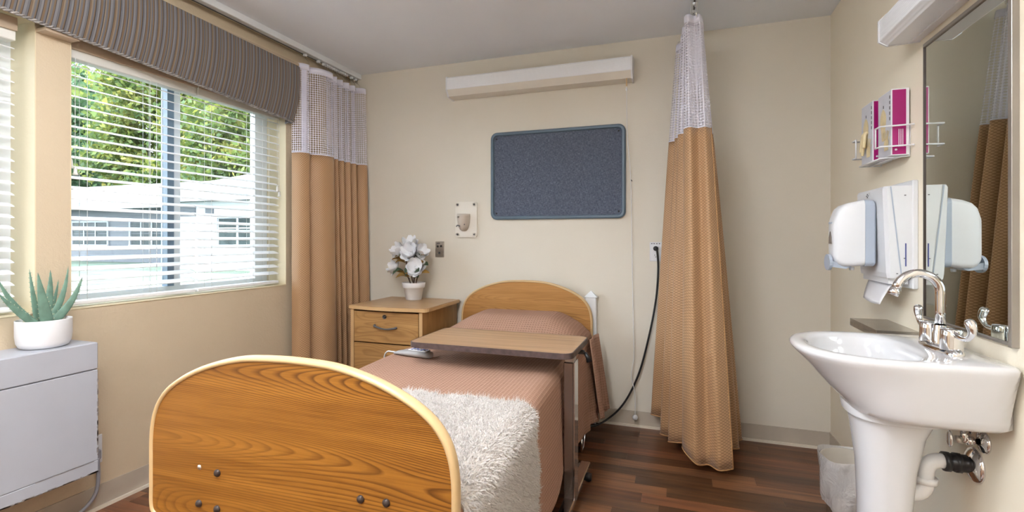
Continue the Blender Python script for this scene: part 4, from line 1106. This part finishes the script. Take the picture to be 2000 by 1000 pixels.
# faucet
FX, FY, FZ = .703, 1.738, .867
fa = thing('faucet', 'chrome gooseneck faucet with two wing handles on the sink', 'faucet', (FX, FY, FZ))
pl = []
for z, k in ((0, 0), (.006, 0), (.012, -.004), (.017, -.012)):
    pl.append([(FX + (.030 + k) * math.copysign(abs(math.cos(R(a))) ** .8, math.cos(R(a))), FY + (.104 + k) * math.copysign(abs(math.sin(R(a))) ** .85, math.sin(R(a))), FZ + z) for a in range(0, 360, 10)])
shade(MB().loft(pl).build('base_plate', 'chrome', fa), 50)
for sg in (-1, 1):
    hy = FY + sg * .062
    h_ = MB().lathe([(.026, .012), (.025, .05), (.0245, .066), (.022, .070), (0, .071)], 24, (FX, hy, FZ)).build('handle_body', 'chrome', fa)
    pts = catmull([(FX, hy + sg * .015, FZ + .060), (FX + .002, hy + sg * .045, FZ + .052), (FX + .004, hy + sg * .075, FZ + .056), (FX + .006, hy + sg * .090, FZ + .075), (FX + .004, hy + sg * .088, FZ + .094), (FX + .002, hy + sg * .080, FZ + .104)], 5)
    nn = len(pts) - 1
    MB().tube(pts, .008, 10, radii=[.007 + .005 * ss(.4, .8, i / nn) * (1 - .6 * ss(.9, 1, i / nn)) for i in range(nn + 1)]).build('wing_lever', 'chrome', h_)
MB().lathe([(.020, .012), (.018, .045), (.0155, .055), (.0145, .07)], 20, (FX, FY, FZ)).build('spout_base', 'chrome', fa)
rr = .052
sp_pts = [(FX, FY, FZ + .06), (FX, FY, FZ + .11), (FX, FY, FZ + .155)] + [(FX - rr + rr * math.cos(R(a)), FY, FZ + .165 + rr * math.sin(R(a))) for a in range(0, 160, 12)]
e = sp_pts[-1]; sp_pts.append((e[0] - .008, FY, e[1] and e[2] - .018))
MB().tube(sp_pts, .0125, 14).build('spout', 'chrome', fa)
d = (Vector(sp_pts[-1]) - Vector(sp_pts[-2])).normalized(); q = Vector(sp_pts[-1])
MB().tube([q - d * .004, q + d * .018], .0145, 14).build('aerator', 'chrome', fa)
# drain trap and stop valves
tp = thing('drain_trap', 'white plastic drain trap with black coupling behind the sink pedestal', 'pipe', (XR, 1.757, .54))
DY, DZ = 1.757, .540
MB().lathe([(.050, 0), (.050, -.004), (.045, -.010), (.030, -.018), (.024, -.020)], 28, (XR, DY, DZ), 'x', cap0=True).build('escutcheon', 'chrome', tp)
MB().tube([(XR - .012, DY, DZ), (XR - .072, DY, DZ)], .0245, 18).build('coupling', 'pipe_black', tp)
for xx in (XR - .036, XR - .062): MB().tube([(xx, DY, DZ), (xx - .014, DY, DZ)], .0275, 12).build('coupling_nut', 'pipe_black', tp)
arc = [(XR - .070, DY, DZ)] + [(XR - .082 - .035 * math.sin(R(a)), DY, DZ - .035 + .035 * math.cos(R(a))) for a in range(0, 91, 15)] + [(XR - .117, DY, DZ - .065)]
MB().tube(arc, .0205, 16).build('elbow', 'pipe_white', tp)
MB().tube([(XR - .117, DY, DZ - .052), (XR - .117, DY, DZ - .068)], .029, 10).build('slip_nut', 'pipe_white', tp)
MB().tube([(XR - .117, DY, DZ - .064)] + [(XR - .117 - .040 + .040 * math.cos(R(a)), DY, DZ - .068 - .040 * math.sin(R(a))) for a in range(0, 181, 15)] + [(XR - .197, DY, DZ + .05)], .0205, 16).build('bend', 'pipe_white', tp)
def valve(label, y, z, xo):
    t = thing('stop_valve', label, 'valve', (XR, y, z), 0, 'stop valves under the sink')
    MB().lathe([(.032, 0), (.032, -.003), (.028, -.008), (.012, -.014)], 24, (XR, y, z), 'x', cap0=True).build('escutcheon', 'chrome', t)
    MB().tube([(XR - .010, y, z), (XR - .05 - xo, y, z)], .0075, 12).build('body', 'chrome', t)
    MB().tube([(XR - .026, y, z), (XR - .040, y, z)], .0125, 8).build('nut', 'chrome', t)
    MB().tube([(XR - .052, y, z), (XR - .066, y, z)], .011, 8).build('nut', 'steel', t)
    MB().tube([(XR - .046, y, z), (XR - .046, y, z + .028)], .009, 10).build('outlet', 'chrome', t)
    MB().tube([(XR - .046, y, z + .024), (XR - .046, y, z + .075)], .006, 10).build('supply_tube', 'pipe_white', t)
    h_ = MB(); xx = XR - .062 - xo
    h_.loft([[(xx - dx, y + .013 * k * math.cos(R(a)), z + .023 * k * math.sin(R(a))) for a in range(0, 360, 20)] for dx, k in ((0, .7), (.003, 1), (.007, 1), (.010, .6))]); h_.build('handle', 'chrome', t)
valve('chrome stop valve under the sink nearer the viewer above the drain trap', 1.712, .622, .012)
valve('chrome stop valve under the sink tucked beside the pedestal', 1.800, .640, .018)
# waste bin with clear liner
tb = thing('waste_bin', 'beige waste bin with a clear plastic liner behind the pedestal', 'bin', (.672, 2.42, 0))
TC = (.672, 2.42, 0)
MB().lathe([(0, .002), (.082, .002), (.105, .255), (.109, .255), (.109, .262), (.102, .262), (.080, .012), (0, .010)], 32, TC).build('bin_body', 'bin', tb)
rl = random.Random(4)
def lin(u, v):
    a = 2 * math.pi * u; z = .275 - .215 * v; r = .1135 - .012 * v + .0055 * math.sin(5 * a + 6 * v) + .004 * math.sin(11 * a + 2 + 9 * v) * v + .006 * math.sin(math.pi * v)
    if v > .9: r -= .004
    return (TC[0] + r * math.cos(a), TC[1] + r * math.sin(a), z + .008 * math.sin(3 * a) * (1 - v) + .014 * math.sin(4 * a + 1) * v)
ln_ = MB().grid(lin, 60, 14, closed_u=True); ln_.grid(lambda u, v: (lin(u, 0)[0] * (1 - .10 * v) + TC[0] * .10 * v, lin(u, 0)[1] * (1 - .10 * v) + TC[1] * .10 * v, lin(u, 0)[2] - .2 * v * v), 60, 5, closed_u=True)
ln_.build('liner', 'liner', tb)

# ------------------------------------------------------------------ added fill lights, out of view, hung from the ceiling
for i, (x, y) in enumerate(((-.80, .45), (-.80, -1.35))):
    t = thing('fill_light', ('added fill light, out of view, hung in the middle of the room', 'added fill light, out of view, hung at the far end behind the viewer')[i], 'fill light', (x, y, ZC))
    for dy in (-.45, .45): MB().tube([(x, y + dy, ZC), (x, y + dy, ZC - .15)], .008, 8).build('stem', 'white', t)
    for dy in (-.45, .45): MB().lathe([(.04, 0), (.04, -.008), (.012, -.02)], 16, (x, y + dy, ZC), cap0=True).build('canopy', 'white', t)
    MB().prism([(x - .11, ZC - .16), (x - .13, ZC - .20), (x - .09, ZC - .245), (x + .09, ZC - .245), (x + .13, ZC - .20), (x + .11, ZC - .16), (x + .05, ZC - .15), (x - .05, ZC - .15)], 'y', y - .60, y + .60).build('diffuser', 'fill_glow', t)
    for y0 in (y - .62, y + .60): MB().box(x - .135, x + .135, y0, y0 + .02, ZC - .25, ZC - .145, .005).build('end_cap', 'white', t)

# ------------------------------------------------------------------ outdoors
lw = MB().box(-110, XL - .25, -25, 80, -.15, .10).build('lawn', 'lawn'); struct(lw)
hs = thing('neighbour_house', 'single storey house with grey siding and low roof across the lawn', 'house', (-22, 16, .1))
MB().box(-36, -17.3, 16.0, 24, .1, 2.75).build('wall_siding', 'siding', hs)
MB().box(-17.3, -6.5, 13.0, 22, .1, 2.72).build('wing_wall', 'siding_w', hs)
def slab(name, a, c, d, e, th, mat):
    vs = [a, c, d, e] + [(p[0], p[1], p[2] - th) for p in (a, c, d, e)]
    return MB().add(vs, [(0, 1, 2, 3), (7, 6, 5, 4), (0, 4, 5, 1), (1, 5, 6, 2), (2, 6, 7, 3), (3, 7, 4, 0)]).build(name, mat, hs)
slab('roof', (-37, 15.2, 2.86), (-16.6, 15.2, 2.86), (-16.6, 20, 4.35), (-34, 20, 4.35), .10, 'shingle')
slab('roof', (-34, 20, 4.35), (-16.6, 20, 4.35), (-16.6, 25, 2.86), (-37, 25, 2.86), .10, 'shingle')
slab('roof', (-18.0, 12.2, 2.80), (-5.8, 12.2, 2.80), (-5.8, 17.5, 4.45), (-18.0, 17.5, 4.25), .10, 'shingle')
slab('roof', (-18.0, 17.5, 4.25), (-5.8, 17.5, 4.45), (-5.8, 22.8, 2.80), (-18.0, 22.8, 2.80), .10, 'shingle')
MB().box(-37, -16.6, 15.15, 15.22, 2.55, 2.84).build('fascia', 'fascia', hs)
MB().box(-18.05, -5.8, 12.14, 12.22, 2.46, 2.79).build('fascia', 'fascia', hs)
MB().box(-37, -17.3, 15.22, 16.0, 2.60, 2.66).build('soffit', 'soffit', hs)
MB().box(-18.0, -5.8, 12.22, 13.0, 2.50, 2.56).build('soffit', 'soffit', hs)
def house_window(x0, x1, y, z0, z1, cols, rows, grid=True):
    f = MB(); w = .09
    f.box(x0 - w, x1 + w, y - .05, y, z1, z1 + w); f.box(x0 - w, x1 + w, y - .07, y, z0 - w, z0); f.box(x0 - w, x0, y - .05, y, z0, z1); f.box(x1, x1 + w, y - .05, y, z0, z1)
    for i in range(1, cols): xx = x0 + (x1 - x0) * i / cols; f.box(xx - .04, xx + .04, y - .04, y, z0, z1)
    o = f.build('window', 'fascia', hs)
    dw, dh = (x1 - x0) / cols, (z1 - z0) / rows
    for i in range(cols):
        for j in range(rows):
            MB().box(x0 + dw * i + .045, x0 + dw * (i + 1) - .045, y - .02, y - .005, z0 + dh * j + .02, z0 + dh * (j + 1) - .02).build('pane', 'pane_dark', o)
house_window(-28.4, -25.9, 16.0, .92, 1.98, 3, 2)
house_window(-24.3, -22.2, 16.0, .92, 1.98, 3, 2)
house_window(-21.0, -19.2, 16.0, .92, 1.98, 2, 2)
house_window(-15.35, -12.6, 13.0, .86, 1.92, 3, 3)
for x0, x1 in ((-17.25, -16.4), (-15.9, -15.55)): MB().box(x0, x1, 12.95, 13.0, 2.0, 2.35).build('trim_board', 'siding', hs)
pth = struct(MB().box(-17.5, -9, 10.4, 11.4, .10, .125).build('path', 'fascia'))
def tree(name, label, c, r, n, mat, seed, lsz=.16, h0=.1, group='trees behind the house'):
    g = random.Random(seed); t = thing(name, label, 'tree', (c[0], c[1], .1), 0, group)
    m = MB(); cl_ = []
    for i in range(60):
        a = g.uniform(0, 6.283); u = g.uniform(-1, 1); k = g.uniform(.45, 1) ; s_ = math.sqrt(1 - u * u)
        cl_.append((c[0] + r[0] * k * s_ * math.cos(a), c[1] + r[1] * k * s_ * math.sin(a), c[2] + r[2] * k * u))
    for i in range(n):
        q = cl_[g.randrange(60)]; sd2 = min(r) * .22
        p = Vector((g.gauss(q[0], sd2), g.gauss(q[1], sd2), max(h0 + 1.2, g.gauss(q[2], sd2 * .8))))
        d = Vector((g.uniform(-1, 1), g.uniform(-1, 1), g.uniform(-.6, .9))).normalized(); s_ = d.orthogonal().normalized(); s_ = Matrix.Rotation(g.uniform(0, 6.28), 3, d) @ s_
        f = d.cross(s_); L = lsz * g.uniform(.6, 1.3)
        m.add([p - f * L, p + s_ * L * .55, p + f * L, p - s_ * L * .55], [(0, 1, 2, 3)])
    m.build('crown', mat, t)['kind'] = 'stuff'
    MB().tube([(c[0], c[1], .1), (c[0] + .1, c[1], c[2] * .5), (c[0], c[1], c[2])], .25, 8, radii=[.32, .24, .08]).build('trunk', 'bark', t)
tree('maple_tree', 'bright yellow green maple tree above the wing of the house', (-33.5, 31, 10.0), (5.6, 4, 8.0), 26000, 'leaf1', 1, .24)
tree('maple_tree', 'sunlit green maple tree behind the middle of the house roof', (-45.5, 31.5, 10.5), (6.2, 4, 8.6), 28000, 'leaf1', 2, .24)
tree('leafy_tree', 'dark leafy tree behind the left end of the house', (-58, 31, 9), (6.2, 4, 8.5), 24000, 'leaf2', 3, .27)
tree('leafy_tree', 'dark leafy tree far behind between the two maples', (-54, 46, 12), (11, 4, 13), 30000, 'leaf2', 4, .38)
tree('leafy_tree', 'broad dark leafy tree far behind on the left of the view', (-77, 46, 12), (11, 4, 13), 26000, 'leaf2', 6, .40)
tree('leafy_tree', 'dark leafy tree far behind on the right of the view', (-36, 46, 10), (6.5, 4, 10), 20000, 'leaf2', 9, .34)
tree('maple_tree', 'near maple tree on the lawn shading the grey siding', (-24.0, 8.2, 8.4), (4.6, 4.0, 3.6), 18000, 'leaf1', 8, .17, group='trees on the lawn')
tree('leafy_tree', 'dark leafy tree on the lawn beyond the left window', (-30.0, -3.5, 5.5), (5.0, 4.5, 5.0), 14000, 'leaf2', 10, .22, group='trees on the lawn')
